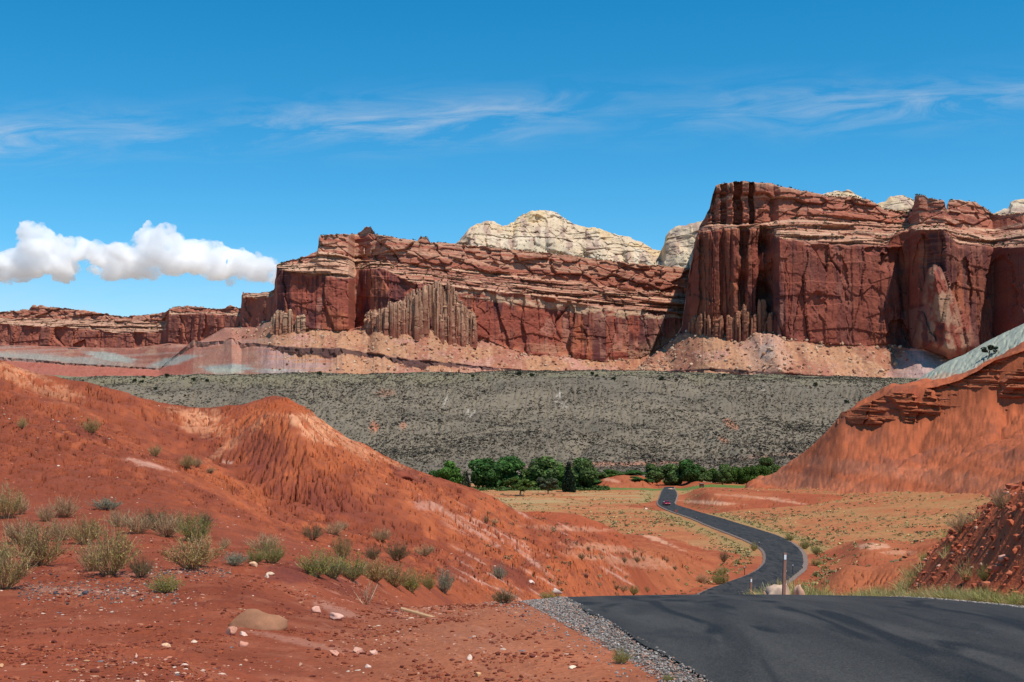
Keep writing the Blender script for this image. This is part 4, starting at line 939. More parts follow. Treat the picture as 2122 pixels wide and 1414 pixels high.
Cc = cmix(Cc, (.62, .43, .22), sstep(.1, .4, fbm(X / 60, Zc / 60, 3, 507)) * (T > 2.5) * .6); Cc = cmix(Cc, (.40, .34, .24), (T < 1) * .5)
structure(mesh_obj('white_domes', P.reshape(-1, 3), grid_faces(*PX.shape), Cc.reshape(-1, 3), True, M_dome))
LED_PTS += [ledge_pts(P, T, nz, PX, 170, 930, 1440, 21, .6, 1.3), ledge_pts(P, T, nz, PX, 14, 930, 1440, 22, 1.6, 4.2)]
print('cliffs', time.time() - T0)

# ------------------------------------------------------------------ small shapes used many times
import bmesh
def ico(sub):
    bm = bmesh.new(); bmesh.ops.create_icosphere(bm, subdivisions=sub, radius=1.0)
    V = np.array([v.co for v in bm.verts], np.float32); Fc = np.array([[l.index for l in f.verts] for f in bm.faces], np.int32); bm.free(); return V, Fc


ICO1, ICO2, ICO3 = ico(1), ico(2), ico(3)


def scatter(name, pts, sizes, cols, base, mat, seed, squash=(1, 1, 1), rough=.3, smooth=False, sink=.2, colvar=.15, fn=None):
    """one mesh of many lumps: each a roughened, stretched copy of a base solid."""
    V, Fc = base; n = len(pts); rng = np.random.default_rng(seed); nv = len(V)
    sizes = np.broadcast_to(np.asarray(sizes, np.float32), (n,))
    VV = np.repeat(V[None], n, 0) * (1 + rough * (rng.random((n, nv, 1)) - .5) * 2)
    sq = np.array(squash) * (1 + .35 * (rng.random((n, 3)) - .5) * 2); VV = VV * sq[:, None, :]
    th = rng.random(n) * 6.283; c, s = np.cos(th)[:, None], np.sin(th)[:, None]
    x, y = VV[..., 0] * c - VV[..., 1] * s, VV[..., 0] * s + VV[..., 1] * c
    VV = np.stack([x, y, VV[..., 2]], -1) * sizes[:, None, None]
    VV += np.asarray(pts)[:, None, :]; VV[..., 2] += (sizes * sq[:, 2] * (1 - 2 * sink))[:, None]
    FF = Fc[None] + (np.arange(n) * nv)[:, None, None]
    cc = np.asarray(cols, np.float32); cc = np.broadcast_to(cc, (n, 3)) * (1 + colvar * (rng.random((n, 1)) - .5) * 2)
    CC = np.repeat(cc[:, None, :], nv, 1)
    return mesh_obj(name, VV.reshape(-1, 3), FF.reshape(-1, 3), CC.reshape(-1, 3), smooth, mat)


def stuff(o): o['kind'] = 'stuff'; return o


def leafy(name, pts, sizes, cols, nq, seed, mat, flatz=.8, q=.42, colvar=.3, wide=1.15):
    """many small shrubs in one mesh: each a dome of nq tilted leaf sprays"""
    rng = np.random.default_rng(seed); n = len(pts); sizes = np.broadcast_to(np.asarray(sizes, float), (n,))
    c = rng.normal(size=(n, nq, 3)); c /= np.linalg.norm(c, axis=2, keepdims=True); c *= (.35 + .65 * rng.random((n, nq, 1)) ** .6); c[..., 2] = np.abs(c[..., 2])
    nn = c + .8 * rng.normal(size=c.shape); nn /= np.linalg.norm(nn, axis=2, keepdims=True)
    a = np.cross(nn, rng.normal(size=c.shape)); a /= np.linalg.norm(a, axis=2, keepdims=True); b = np.cross(nn, a)
    h = q * (.6 + .8 * rng.random((n, nq, 1)))
    V = np.stack([c - a * h, c - b * h * .7, c + a * h, c + b * h * .7], 2) * np.array([wide, wide, flatz])
    V = V * sizes[:, None, None, None] + np.asarray(pts)[:, None, None, :]
    cc = np.broadcast_to(np.asarray(cols, float), (n, 3))[:, None, :] * (1 + colvar * (rng.random((n, 1, 1)) - .5) * 2) * (1 + .3 * (rng.random((n, nq, 1)) - .5) * 2)
    return mesh_obj(name, V.reshape(-1, 3), np.arange(n * nq * 4).reshape(-1, 4), np.repeat(cc[:, :, None, :], 4, 2).reshape(-1, 3), False, mat)


rng = np.random.default_rng(5)
M_stone = earth_mat('loose_stone', .5, 4.0, .3, .3, .95, .18)
M_scrub = attr_mat('scrub', .95, .05)
tp = np.concatenate(TAL_PTS); sz = .5 + 2.9 * rng.random(len(tp)) ** 6
cl = np.array([[.46, .28, .17], [.38, .19, .11], [.54, .37, .25], [.30, .13, .08]])[rng.integers(0, 4, len(tp))]
stuff(scatter('talus_rubble', tp, sz, cl, ICO1, M_stone, 31, (1.1, .9, .8), .28, False, .25))
lp = np.concatenate(LED_PTS); sz = 1.1 + 1.9 * rng.random(len(lp)) ** 2
stuff(leafy('juniper_scrub', lp, sz, (.050, .062, .034), 9, 32, M_scrub, .9, .5, .4))
# sagebrush and blackbrush covering the hillside
n = 125000; uu = -.5 + 1.0 * rng.random(n); d_ = np.exp(np.log(606) + (np.log(1000) - np.log(606)) * rng.random(n))
den = fbm(uu * d_ / 40, d_ / 40, 3, 600) + .35 * fbm(uu * d_ / 120, d_ / 90, 3, 602)
zz, lid, r_, c_ = gz_many(uu * d_, d_); band_ = C[r_, c_, 0] > .40
keep = (lid == 12) & (rng.random(n) < .74 + .75 * den) & (~band_ | (rng.random(n) < .25)); uu, d_, zz = uu[keep], d_[keep], zz[keep]
sz = (.34 + .72 * rng.random(len(uu)) ** 3.0) * (1 + .35 * np.clip(fbm(uu * d_ / 25, d_ / 25, 2, 604), -1, 1))
cl = np.array([[.128, .104, .074], [.102, .082, .062], [.148, .122, .086], [.072, .059, .048]])[rng.integers(0, 4, len(uu))]
stuff(leafy('sagebrush_cover', np.stack([uu * d_, d_, zz], -1), sz, cl, 7, 33, M_scrub, .85, .55, .3))
print('scatter', time.time() - T0)

# --- ledge band on the right ridge: thin hard beds over clay
omid = [(1738, 876), (1760, 880), (1800, 886), (1850, 874), (1900, 871), (1950, 862), (2000, 852), (2040, 840), (2060, 830), (2072, 846), (2085, 856), (2100, 836), (2112, 846), (2140, 842), (2300, 805), (2500, 740)]
otop = [(1738, 868), (1745, 855), (1770, 847), (1795, 836), (1850, 812), (1880, 808), (1895, 818), (1908, 826), (1920, 806), (1950, 800), (1990, 789), (2030, 768), (2062, 748), (2122, 729), (2300, 662), (2500, 600)]
od = [(1738, 463.5), (1745, 461.5), (1800, 444.8), (1850, 439.3), (1900, 433.3), (1950, 427.3), (2000, 419.3), (2050, 413.3), (2122, 406.5), (2300, 388), (2500, 370)]
lines = [dense(od, .6, [(a, b + 3) for a, b in omid]), dense(od, 2.8, [(a, lerp(b, np.interp(a, [p[0] for p in otop], [p[1] for p in otop]), .55)) for a, b in omid]), dense(od, 6.5, otop), dense(od, 40, [(a, b + 4) for a, b in otop])]
PX, PY, DD, T = loft(lines, [110, 100, 26], 1738, 2500, 900, [None, (1.0, 16), (.8, 10), None])
X = (PX - CX) / F * DD; Zc = CAMZ + (HY - PY) * DD / F
dip = Zc + .10 * X + .6 * fbm(X / 14, Zc / 5, 2, 700)
a1, b1, e1 = cells(X / 9, dip / 1.5, 701); a2, b2, e2 = cells(X / 4, dip / .62, 702); a3, b3, e3 = cells(X / 8.5 + .2 * fbm(X / 5, Zc / 5, 2, 704), Zc / 26, 703); a4, b4, e4 = cells(X / 40, dip / .8, 705)
DD = DD + 5.0 * np.maximum(0, fbm(X / 22, Zc / 30, 3, 709) + .02) * (1 - sstep(1.9, 2.1, T)) + .5; edge = sstep(1738, 1752, PX); body = 1 - sstep(1.85, 2.0, T)
off = edge * body * (3.0 * (a1 - .5) + 1.1 * (a2 - .5) + 6.5 * (a3 - .5) + 1.8 * (a4 - .5) - 2.2 * (1 - sstep(0, .07, e3)) + .5 * fbm(X / 2, Zc / 1.2, 3, 706)) - 1.5 * (1 - edge)
P = np.stack([X, DD - off, Zc], -1)
Cc = np.zeros(PX.shape + (3,), np.float32) + np.array([.35, .098, .042]); bedc = vnoise(X / 90, dip / .55, 707)
Cc = cmix(Cc, (.25, .068, .034), sstep(.05, .5, bedc) * .6); Cc = cmix(Cc, (.40, .135, .065), sstep(.1, .6, -bedc) * .6); Cc = cmix(Cc, (.37, .105, .048), sstep(1.9, 2.05, T))
Cc *= (1 + .14 * fbm(X / .9, Zc / .9, 3, 708))[..., None]
structure(mesh_obj('ridge_ledges', P.reshape(-1, 3), grid_faces(*PX.shape), np.clip(Cc, .02, .9).reshape(-1, 3), True, M_ridge))
#CLIFFS_END
#OBJECTS_BEGIN
# ------------------------------------------------------------------ plants
def ribbons(paths, w0, w1, cols, rng):
    """paths (n,k,3): flat tapering strips, each turned a random way about its own axis."""
    n, k, _ = paths.shape
    dirv = np.gradient(paths, axis=1); dirv /= np.linalg.norm(dirv, axis=2, keepdims=True) + 1e-9
    r = rng.normal(size=(n, 1, 3)); side = np.cross(dirv, np.repeat(r, k, 1)); side /= np.linalg.norm(side, axis=2, keepdims=True) + 1e-9
    w = np.linspace(w0, w1, k)[None, :, None] * .5
    V = np.stack([paths - side * w, paths + side * w], 2).reshape(n, k * 2, 3)
    f = np.array([[2 * i, 2 * i + 1, 2 * i + 3, 2 * i + 2] for i in range(k - 1)])
    Fc = (f[None] + (np.arange(n) * 2 * k)[:, None, None]).reshape(-1, 4)
    Cc = np.repeat(cols[:, None, :], 2 * k, 1)
    return V.reshape(-1, 3), Fc, Cc.reshape(-1, 3)


def leaf_quads(cen, nrm, size, asp, cols, rng):
    n = len(cen); nrm = nrm / (np.linalg.norm(nrm, axis=1, keepdims=True) + 1e-9)
    a = np.cross(nrm, rng.normal(size=(n, 3))); a /= np.linalg.norm(a, axis=1, keepdims=True) + 1e-9; b = np.cross(nrm, a)
    s = np.asarray(size)[:, None]
    V = np.stack([cen - a * s, cen - b * s * asp, cen + a * s, cen + b * s * asp], 1)
    Fc = np.arange(n * 4).reshape(n, 4)
    return V.reshape(-1, 3), Fc, np.repeat(cols[:, None, :], 4, 1).reshape(-1, 3)


def jitcol(base, n, rng, v=.3):
    base = np.asarray(base, float); base = base if base.ndim == 2 else base[None]
    c = base[rng.integers(0, len(base), n)]
    return np.clip(c * (1 + v * (rng.random((n, 1)) - .5) * 2) * (1 + .08 * rng.normal(size=(n, 3))), .01, .9)


def bush_parts(seed, twig, leaf, nst=34, nsub=7, nleaf=900, lsize=.022, spread=1.15, wid=.0135, top=None):
    rng = np.random.default_rng(seed); nst = int(nst * (1.5 if nst > 20 else 1)); nleaf = int(nleaf * (1.9 if nst > 20 else 1)); lsize *= 1.12
    th = rng.random(nst) * 6.283; ph = spread * np.sqrt(rng.random(nst)); L = (.72 + .38 * rng.random(nst)) * (1 - .12 * ph)
    d0 = np.stack([np.sin(ph) * np.cos(th), np.sin(ph) * np.sin(th), np.cos(ph)], -1)
    b0 = np.stack([.09 * np.cos(th) * rng.random(nst), .09 * np.sin(th) * rng.random(nst), np.full(nst, -.03)], -1)
    t = np.linspace(0, 1, 6)[None, :, None]
    bend = np.stack([.12 * rng.normal(size=nst), .12 * rng.normal(size=nst), .16 + .1 * rng.random(nst)], -1)
    main = b0[:, None] + d0[:, None] * L[:, None, None] * t + bend[:, None] * t * t * L[:, None, None]
    V1, F1_, C1 = ribbons(main, wid * 1.6, wid * .6, jitcol(np.array(twig) * .8, nst, rng, .25), rng)
    m = nst * nsub; idx = np.repeat(np.arange(nst), nsub); tt = .28 + .68 * rng.random(m)
    p0 = b0[idx] + d0[idx] * (L[idx] * tt)[:, None] + bend[idx] * (tt * tt * L[idx])[:, None]
    dr = d0[idx] + .75 * rng.normal(size=(m, 3)) * np.array([1, 1, .6]); dr[:, 2] += .5; dr /= np.linalg.norm(dr, axis=1, keepdims=True)
    sl = (.16 + .22 * rng.random(m)); t2 = np.linspace(0, 1, 4)[None, :, None]
    sub = p0[:, None] + dr[:, None] * sl[:, None, None] * t2 + np.array([0, 0, .05]) * t2 * t2
    V2, F2_, C2 = ribbons(sub, wid * .8, wid * .35, jitcol(twig, m, rng, .3), rng)
    tv, tf, tc_ = np.concatenate([V1, V2]), np.concatenate([F1_, F2_ + len(V1)]), np.concatenate([C1, C2])
    j = rng.integers(0, m, nleaf); u = (.25 + .8 * rng.random(nleaf))[:, None]
    cen = p0[j] + dr[j] * sl[j][:, None] * u + rng.normal(size=(nleaf, 3)) * .018
    lc = jitcol(leaf, nleaf, rng, .35)
    if top is not None:
        hi = (cen[:, 2] > .62) & (rng.random(nleaf) < .5); lc[hi] = jitcol(top, int(hi.sum()), rng, .2)
    lv, lf, lcc = leaf_quads(cen, rng.normal(size=(nleaf, 3)), lsize * (.6 + .8 * rng.random(nleaf)), .45, lc, rng)
    return (tv, tf, tc_), (lv, lf, lcc)


def grass_parts(seed, cols, n=260, spread=.8, wid=.016):
    rng = np.random.default_rng(seed)
    th = rng.random(n) * 6.283; ph = spread * rng.random(n); L = .5 + .55 * rng.random(n); r = .28 * np.sqrt(rng.random(n)); a = rng.random(n) * 6.283
    d0 = np.stack([np.sin(ph) * np.cos(th), np.sin(ph) * np.sin(th), np.cos(ph)], -1); b0 = np.stack([r * np.cos(a), r * np.sin(a), np.full(n, -.02)], -1)
    t = np.linspace(0, 1, 5)[None, :, None]
    P = b0[:, None] + d0[:, None] * L[:, None, None] * t + np.stack([d0[:, 0] * .3, d0[:, 1] * .3, -.18 * np.sin(ph)], -1)[:, None] * t * t
    return ribbons(P, wid, wid * .25, jitcol(cols, n, rng, .3), rng)


M_twig = attr_mat('dry_twigs', .9, .05, tint=.18); M_leaf = attr_mat('small_leaves', .75, .15, .22, tint=.2); M_blade = attr_mat('grass_blades', .8, .12, .22, tint=.15)
TWIG_T = [[.43, .30, .155], [.33, .205, .105]]; TWIG_R = [[.31, .175, .11], [.38, .26, .17]]
KIND = {
    'olive': dict(twig=TWIG_T, leaf=[[.30, .215, .065], [.38, .265, .10]], nst=46, nsub=9, nleaf=1500),
    'dry': dict(twig=[[.46, .31, .17], [.36, .21, .12]], leaf=[[.38, .265, .12], [.46, .32, .16]], nst=54, nsub=11, nleaf=700, lsize=.017),
    'sage': dict(twig=[[.30, .27, .20]], leaf=[[.29, .285, .18], [.23, .235, .14]], nst=40, nsub=8, nleaf=1900, lsize=.024),
    'green': dict(twig=[[.27, .22, .11]], leaf=[[.22, .215, .045], [.30, .26, .07]], nst=46, nsub=9, nleaf=1900, lsize=.024),
    'flower': dict(twig=[[.26, .22, .12]], leaf=[[.17, .17, .045], [.23, .21, .07]], nst=46, nsub=9, nleaf=1800, lsize=.023, top=[[.50, .44, .05], [.33, .36, .06]]),
    'dark': dict(twig=[[.18, .12, .08]], leaf=[[.185, .155, .055], [.24, .18, .075]], nst=44, nsub=9, nleaf=1400),
    'bare': dict(twig=[[.52, .40, .28], [.36, .25, .16]], leaf=[[.25, .22, .11]], nst=13, nsub=6, nleaf=160, wid=.022, spread=1.0),
}
PROTO = {}
for i, (k, kw) in enumerate(KIND.items()):
    for v in range(2):
        t_, l_ = bush_parts(700 + 10 * i + v, **kw)
        PROTO[k, v] = (make_mesh('branches', *t_, False, M_twig), make_mesh('leaves', *l_, False, M_leaf))
GRASS = [make_mesh('grass_blades', *grass_parts(800 + i, c), False, M_blade) for i, c in enumerate(([[.42, .34, .14], [.30, .28, .09]], [[.24, .26, .07], [.33, .31, .10]], [[.46, .37, .19], [.38, .27, .13]]))]


def empty(name, loc, rz=0, sc=(1, 1, 1)):
    o = bpy.data.objects.new(name, None); COL.objects.link(o); o.location = loc; o.rotation_euler = (0, 0, rz); o.scale = sc; o.empty_display_size = .2; return o


RB = random.Random(11)
BUSH = [
    # base column, base row, height, width (reference pixels), kind, label
    (82, 1172, 96, 132, 'olive', 'wide olive bush with bare twiggy top, second from the left in the front row'),
    (228, 1191, 112, 128, 'olive', 'tallest green-tipped bush in the front row, dense fan of upright twigs'),
    (190, 1185, 66, 70, 'dry', 'dry tan bush tucked against the left of the tallest green-tipped bush'),
    (291, 1197, 50, 60, 'dark', 'small dark bush just right of the tallest green-tipped bush'),
    (341, 1229, 40, 76, 'green', 'low leafy green bush nearest the gravel patch, lowest of the front row'),
    (398, 1179, 76, 140, 'olive', 'broad round tan and green bush at the right end of the front row'),
    (8, 1222, 104, 132, 'olive', 'big twiggy bush cut off by the left edge above the gravel patch'),
    (0, 1165, 40, 60, 'green', 'bright green leafy clump behind the bush cut off by the left edge'),
    (14, 1074, 72, 74, 'olive', 'olive bush at the left edge higher up the slope'),
    (42, 1066, 40, 44, 'dry', 'pale dry bush leaning against the olive bush at the left edge'),
    (94, 1081, 38, 50, 'dry', 'compact pale tan bush on bare soil near the left edge'),
    (134, 1072, 46, 70, 'dry', 'thin reddish dry bush just behind the compact pale tan bush'),
    (44, 1128, 60, 92, 'dry', 'dry brown bush between the left edge and the wide olive bush'),
    (128, 1120, 48, 72, 'dry', 'loose reddish dry bush above the wide olive bush'),
    (178, 1128, 62, 90, 'olive', 'greyish olive bush behind the tallest green-tipped bush'),
    (250, 1092, 40, 66, 'dry', 'faint dry bush left of the long thicket on the slope'),
    (287, 1106, 46, 80, 'dry', 'rounded straw coloured bush at the left end of the long thicket'),
    (322, 1096, 46, 86, 'dark', 'dark green brushy middle of the long thicket'),
    (347, 1113, 50, 78, 'dry', 'brown twiggy bush in the middle front of the long thicket'),
    (405, 1125, 58, 80, 'green', 'green tufted bush at the right end of the long thicket'),
    (380, 1100, 44, 60, 'olive', 'olive bush at the back of the long thicket near its right end'),
    (424, 1092, 34, 46, 'dark', 'round grey-brown bush on the slope right above the long thicket'),
    (220, 1056, 26, 72, 'sage', 'flat grey-green bush spreading down the slope above the thicket'),
    (465, 1137, 24, 34, 'dry', 'tiny dry bush below the round grey-brown bush'),
    (189, 898, 34, 44, 'olive', 'lone bush on the upper left slope, the largest up there'),
    (46, 888, 26, 24, 'olive', 'small bush on the upper left slope near the left edge'),
    (321, 946, 26, 30, 'olive', 'small upright bush below the saddle of the red hill'),
    (388, 970, 30, 40, 'olive', 'bush on the spur crest below the saddle, larger of two side by side'),
    (408, 968, 22, 32, 'dry', 'pale bush touching the right side of the larger spur crest bush'),
    (436, 980, 12, 22, 'dry', 'very low dry tuft down the spur from the saddle bushes'),
    (545, 1142, 38, 84, 'dry', 'wide see-through dry bush left of the green thicket'),
    (487, 1172, 30, 64, 'sage', 'silvery sage bush beside two pale stones'),
    (528, 1168, 34, 52, 'green', 'low green bush between the sage bush and the dark soil mound'),
    (565, 1168, 48, 60, 'green', 'taller green bush just left of the dark soil mound'),
    (648, 1119, 36, 50, 'dark', 'dark bush alone on the slope above the green thicket'),
    (692, 1109, 30, 42, 'dry', 'tan bush to the right of the dark slope bush'),
    (712, 1098, 20, 26, 'dry', 'small tan bush peeking out above the tan slope bush'),
    (790, 1121, 28, 54, 'dry', 'pair-like dry bush on the slope above the dark round bush'),
    (772, 1160, 32, 46, 'dark', 'dark round bush with black shade beneath on the lower slope'),
    (822, 1162, 44, 58, 'dark', 'spiky brown-green bush right of the dark round bush'),
    (880, 1152, 26, 50, 'dry', 'sparse dry bush right of the spiky brown-green bush'),
    (710, 1158, 54, 48, 'olive', 'tall narrow olive bush rising at the back of the green thicket'),
    (655, 1196, 58, 84, 'green', 'left end bush of the green thicket by the dark mound'),
    (690, 1200, 58, 70, 'flower', 'yellow flowering bush in the left half of the green thicket'),
    (728, 1203, 60, 78, 'flower', 'yellow-topped bush in the middle of the green thicket'),
    (775, 1206, 54, 82, 'olive', 'grey-olive bush right of the yellow-topped one in the thicket'),
    (818, 1216, 54, 82, 'olive', 'olive bush near the right end of the green thicket'),
    (852, 1228, 50, 58, 'green', 'bright green bush at the lower right end of the thicket'),
    (888, 1223, 36, 34, 'green', 'small green bush standing just outside the thicket on its right'),
    (921, 1230, 58, 48, 'sage', 'single vase-shaped bush at the right of the green thicket'),
    (758, 1253, 54, 66, 'bare', 'nearly leafless pale-twigged bush in front of the thicket'),
    (1036, 1201, 34, 38, 'sage', 'round grey bush alone on the pale streaked slope'),
    (1045, 1251, 34, 70, 'dark', 'wide dark bush by the tip of the gravel shoulder'),
    (1008, 1086, 22, 12, 'dark', 'thin upright bush on the right shoulder of the red hill'),
    (1025, 1086, 12, 24, 'dry', 'low dry bush beside the thin upright bush on the hill'),
    (1133, 1246, 20, 62, 'green', 'low green weeds right at the tip of the gravel shoulder'),
    (1287, 1375, 32, 46, 'green', 'bright green grassy clump growing out of the gravel by the asphalt'),
    (1385, 1412, 14, 30, 'green', 'small green clump in the gravel at the bottom of the frame'),
    (1205, 1160, 16, 20, 'dark', 'dark bush on the low ridge, leftmost of its scatter'),
    (1219, 1141, 10, 11, 'dark', 'tiny bush on the crest line of the low red ridge'),
    (1246, 1160, 12, 14, 'dry', 'small tan bush second from left on the low ridge'),
    (1293, 1167, 16, 16, 'dark', 'dark bush in the middle of the low ridge scatter'),
    (1319, 1166, 14, 20, 'dark', 'rounded bush right of the middle of the low ridge'),
    (1333, 1163, 11, 12, 'dry', 'small bush touching the rounded one on the low ridge'),
    (1315, 1147, 10, 14, 'olive', 'pale bush higher on the low ridge slope'),
    (1380, 1166, 12, 14, 'dark', 'lone dark bush on the pale end of the low ridge'),
    (1398, 1182, 11, 14, 'dark', 'dark bush above the washed-out ledge end'),
    (1340, 1228, 14, 16, 'olive', 'small bush above the crest of the asphalt'),
    (1312, 1233, 20, 32, 'green', 'green bush at the asphalt crest below the ledge'),
    (1290, 1226, 14, 30, 'dry', 'brown bush left of the green crest bush'),
    (1275, 1222, 12, 22, 'dark', 'brown shrub at the foot of the cracked ledge'),
    (1497, 1193, 20, 30, 'green', 'yellow-green bush above the inner side of the road bend'),
    (1492, 1211, 24, 44, 'green', 'deep green bush beside the left roadside posts'),
    (1455, 1208, 20, 34, 'dry', 'brown bush left of the deep green roadside bush'),
    (1500, 1165, 26, 24, 'dark', 'dark shrub beside the wash cut left of the bend'),
    (1562, 1142, 20, 18, 'green', 'round green bush on top of the wash cut at the bend'),
    (1635, 1122, 17, 24, 'green', 'bright green bush on the outer side of the bend, farthest up the road'),
    (1668, 1138, 21, 26, 'green', 'bright green bush on the outer bend beside a short post'),
    (1692, 1149, 19, 24, 'green', 'rounded deep green bush set back from the outer bend'),
    (1690, 1173, 16, 30, 'green', 'wide green bush lowest on the outer side of the bend'),
    (1990, 1103, 44, 64, 'dry', 'reddish dry bush on the edge of the near rubble bank'),
    (2078, 1054, 42, 58, 'dry', 'tan twiggy bush highest on the near rubble bank'),
    (2040, 1205, 36, 30, 'green', 'green weed growing in the rubble at the foot of the near bank'),
]
for px, py, hpx, wpx, kind, lab in BUSH:
    p = hit(px, py); h = .93 * hpx * p.y / F; w = wpx * p.y / F
    v = RB.randrange(2); s = w / 1.75
    o = empty('bush', (p.x, p.y, p.z - .02 * h), RB.random() * 6.28, (s, s, h / 1.08))
    tag(o, lab, 'bush', 'desert bushes around the road')
    for nm, me in zip(('branches', 'leaves'), PROTO[kind, v]): link(bpy.data.objects.new(nm, me), o)


# verge grass and weeds: too many blades to count
def merged(name, protos, pts, hs, seed, mat, wfac=1.0):
    rng = np.random.default_rng(seed); Vs, Fs, Cs = [], [], []; base = 0
    data = []
    for me in protos:
        n = len(me.vertices); v = np.empty(n * 3, np.float32); me.vertices.foreach_get('co', v); f = np.empty(len(me.loops), np.int32); me.loops.foreach_get('vertex_index', f)
        c = np.empty(n * 4, np.float32); me.color_attributes['Col'].data.foreach_get('color', c); data.append((v.reshape(-1, 3), f.reshape(-1, 4), c.reshape(-1, 4)[:, :3]))
    for p, h in zip(pts, hs):
        v, f, c = data[rng.integers(0, len(data))]; a = rng.random() * 6.283; ca, sa = math.cos(a), math.sin(a)
        w = h * wfac
        Vs.append(np.stack([(v[:, 0] * ca - v[:, 1] * sa) * w, (v[:, 0] * sa + v[:, 1] * ca) * w, v[:, 2] * h], -1) + np.asarray(p)); Fs.append(f + base); Cs.append(c * (.75 + .5 * rng.random())); base += len(v)
    return stuff(mesh_obj(name, np.concatenate(Vs), np.concatenate(Fs), np.concatenate(Cs), False, mat))


LOWG = [make_mesh('tuft', *grass_parts(830 + i, c, 60, .9, .024), False, M_blade) for i, c in enumerate(([[.45, .36, .15], [.36, .31, .11]], [[.27, .28, .08], [.35, .32, .10]], [[.50, .40, .20], [.40, .30, .14]]))]
rg_ = np.random.default_rng(77)
d_ = 20 + 42 * rg_.random(800) ** 1.2; x_ = xr(d_) + .9 + np.abs(rg_.normal(size=800)) * np.interp(d_, [22, 30, 45, 70], [.40, .9, 2.6, 4]); z_ = gz_many(x_, d_)[0]
h_ = (.24 + .36 * rg_.random(800)) * np.interp(d_, [22, 30, 60], [.6, 1.1, 1.5])
px_ = np.concatenate([1588 + 125 * rg_.random(90), 1534 + 50 * rg_.random(26)]); d2 = np.concatenate([37 + 9 * rg_.random(90), 50 + 5 * rg_.random(26)]); x2 = (px_ - CX) / F * d2; k_ = x2 > xr(d2) + .15; px_, d2, x2 = px_[k_], d2[k_], x2[k_]; z2 = gz_many(x2, d2)[0]; h2 = np.clip(CAMZ - np.where(px_ < 1590, .1375 + .005 * rg_.random(len(d2)), .130 + .011 * rg_.random(len(d2))) * d2 - z2, .2, 1.3)
x_, d_, z_, h_ = np.concatenate([x_, x2]), np.concatenate([d_, d2]), np.concatenate([z_, z2]), np.concatenate([h_, h2])
merged('verge_grass', LOWG, np.stack([x_, d_, z_], -1), h_, 3, M_blade)
d_ = np.exp(np.log(150) + (np.log(520) - np.log(150)) * rg_.random(900)); s_ = rg_.random(900) < .5; o_ = 1.6 + d_ * .004 + np.abs(rg_.normal(size=900)) * (1 + d_ * .006)
x_ = np.where(s_, xr(d_) + o_, xl(d_) - o_); z_ = gz_many(x_, d_)[0]
stuff(leafy('verge_weeds', np.stack([x_, d_, z_], -1), .16 + .34 * rg_.random(900) ** 2, np.array([[.30, .25, .10], [.17, .17, .06], [.27, .215, .105]])[rg_.integers(0, 3, 900)], 14, 41, M_scrub, .9, .36, .3))
# low shrubs and bunch grass over the valley floor
n = 36000; u_ = -.1 + .6 * rg_.random(n); d_ = np.exp(np.log(110) + (np.log(525) - np.log(110)) * rg_.random(n)); x_ = u_ * d_
z_, lid, r_, c_ = gz_many(x_, d_); off_ = np.maximum(xl(d_) - x_, x_ - xr(d_))
k_ = ((lid == 0) | ((lid >= 5) & (lid <= 8) & (rg_.random(n) < .12))) & (off_ > 2.5) & (rg_.random(n) < .45 + .9 * fbm(x_ / 14, d_ / 14, 3, 640)) & ~((d_ > 500) & (u_ > -.01))
x_, d_, z_ = x_[k_], d_[k_], z_[k_]; n = len(x_)
cl = np.array([[.36, .27, .115], [.42, .30, .14], [.22, .195, .085], [.135, .125, .065], [.30, .26, .11]])[rg_.integers(0, 5, n)]
stuff(leafy('desert_scrub', np.stack([x_, d_, z_], -1), .16 + .44 * rg_.random(n) ** 2.2, cl, 10, 42, M_scrub, .85, .42, .3))
# a sprinkling of dry scrub on the low badland ridges
n = 420; u_ = -.03 + .2 * rg_.random(n); d_ = 75 + 90 * rg_.random(n); x_ = u_ * d_; z_, lid, r_, c_ = gz_many(x_, d_); k_ = (lid >= 1) & (lid <= 4)
stuff(leafy('badland_scrub', np.stack([x_, d_, z_], -1)[k_], .08 + .22 * rg_.random(int(k_.sum())) ** 1.5, (.20, .135, .07), 40, 43, M_scrub, .85, .22, .4))

# ------------------------------------------------------------------ stones
def rock_mesh(name, seed, sx, sy, sz, sub=3, rough=.22, col=(.5, .3, .2), cut=.55, mat=None):
    V, Fc = (ICO3, ICO2)[sub == 2]; rng = np.random.default_rng(seed); V = V.copy()
    for _ in range(9):                                      # plane cuts give a broken-stone outline
        nrm = rng.normal(size=3); nrm /= np.linalg.norm(nrm); dd = cut + .35 * rng.random(); h = V @ nrm; over = h > dd
        V[over] -= (h[over] - dd)[:, None] * nrm
    V *= (1 + rough * fbm(V[:, 0] * 2.3 + seed, V[:, 1] * 2.3 + V[:, 2] * 1.7, 3, seed))[:, None]
    V = V * np.array([sx, sy, sz]); c = np.asarray(col) * (1 + .25 * fbm(V[:, 0] / (sx * .4), V[:, 2] / (sz * .4) + V[:, 1] / (sy * .5), 3, seed + 3))[:, None]
    return make_mesh(name, V, Fc, np.clip(c, .02, .9), True, mat or M_stone)


M_rock = earth_mat('rock_face', 6.0, 40.0, .5, .012, .92, .25)


def rock(px, py, wpx, hpx, name, col, lab, seed, cut=.55, tilt=0.0, sink=.3, rough=.2, deep=1.0, group=None, rz=None, d=None):
    p = hit(px, py) if d is None else Vector(((px - CX) / F * d, d, gz((px - CX) / F * d, d)))
    w, h = wpx * p.y / F / 2, hpx * p.y / F / 2
    o = link(bpy.data.objects.new(name, rock_mesh(name, seed, w * 1.12, w * deep, h * 1.35, 3, rough, col, cut, M_rock)))
    o.location = (p.x, p.y, p.z + h * 1.35 * (1 - 2 * sink)); o.rotation_euler = (0, tilt, RB.random() * .6 - .3 if rz is None else rz)
    return tag(o, lab, 'rock', group or 'loose rocks in the foreground')


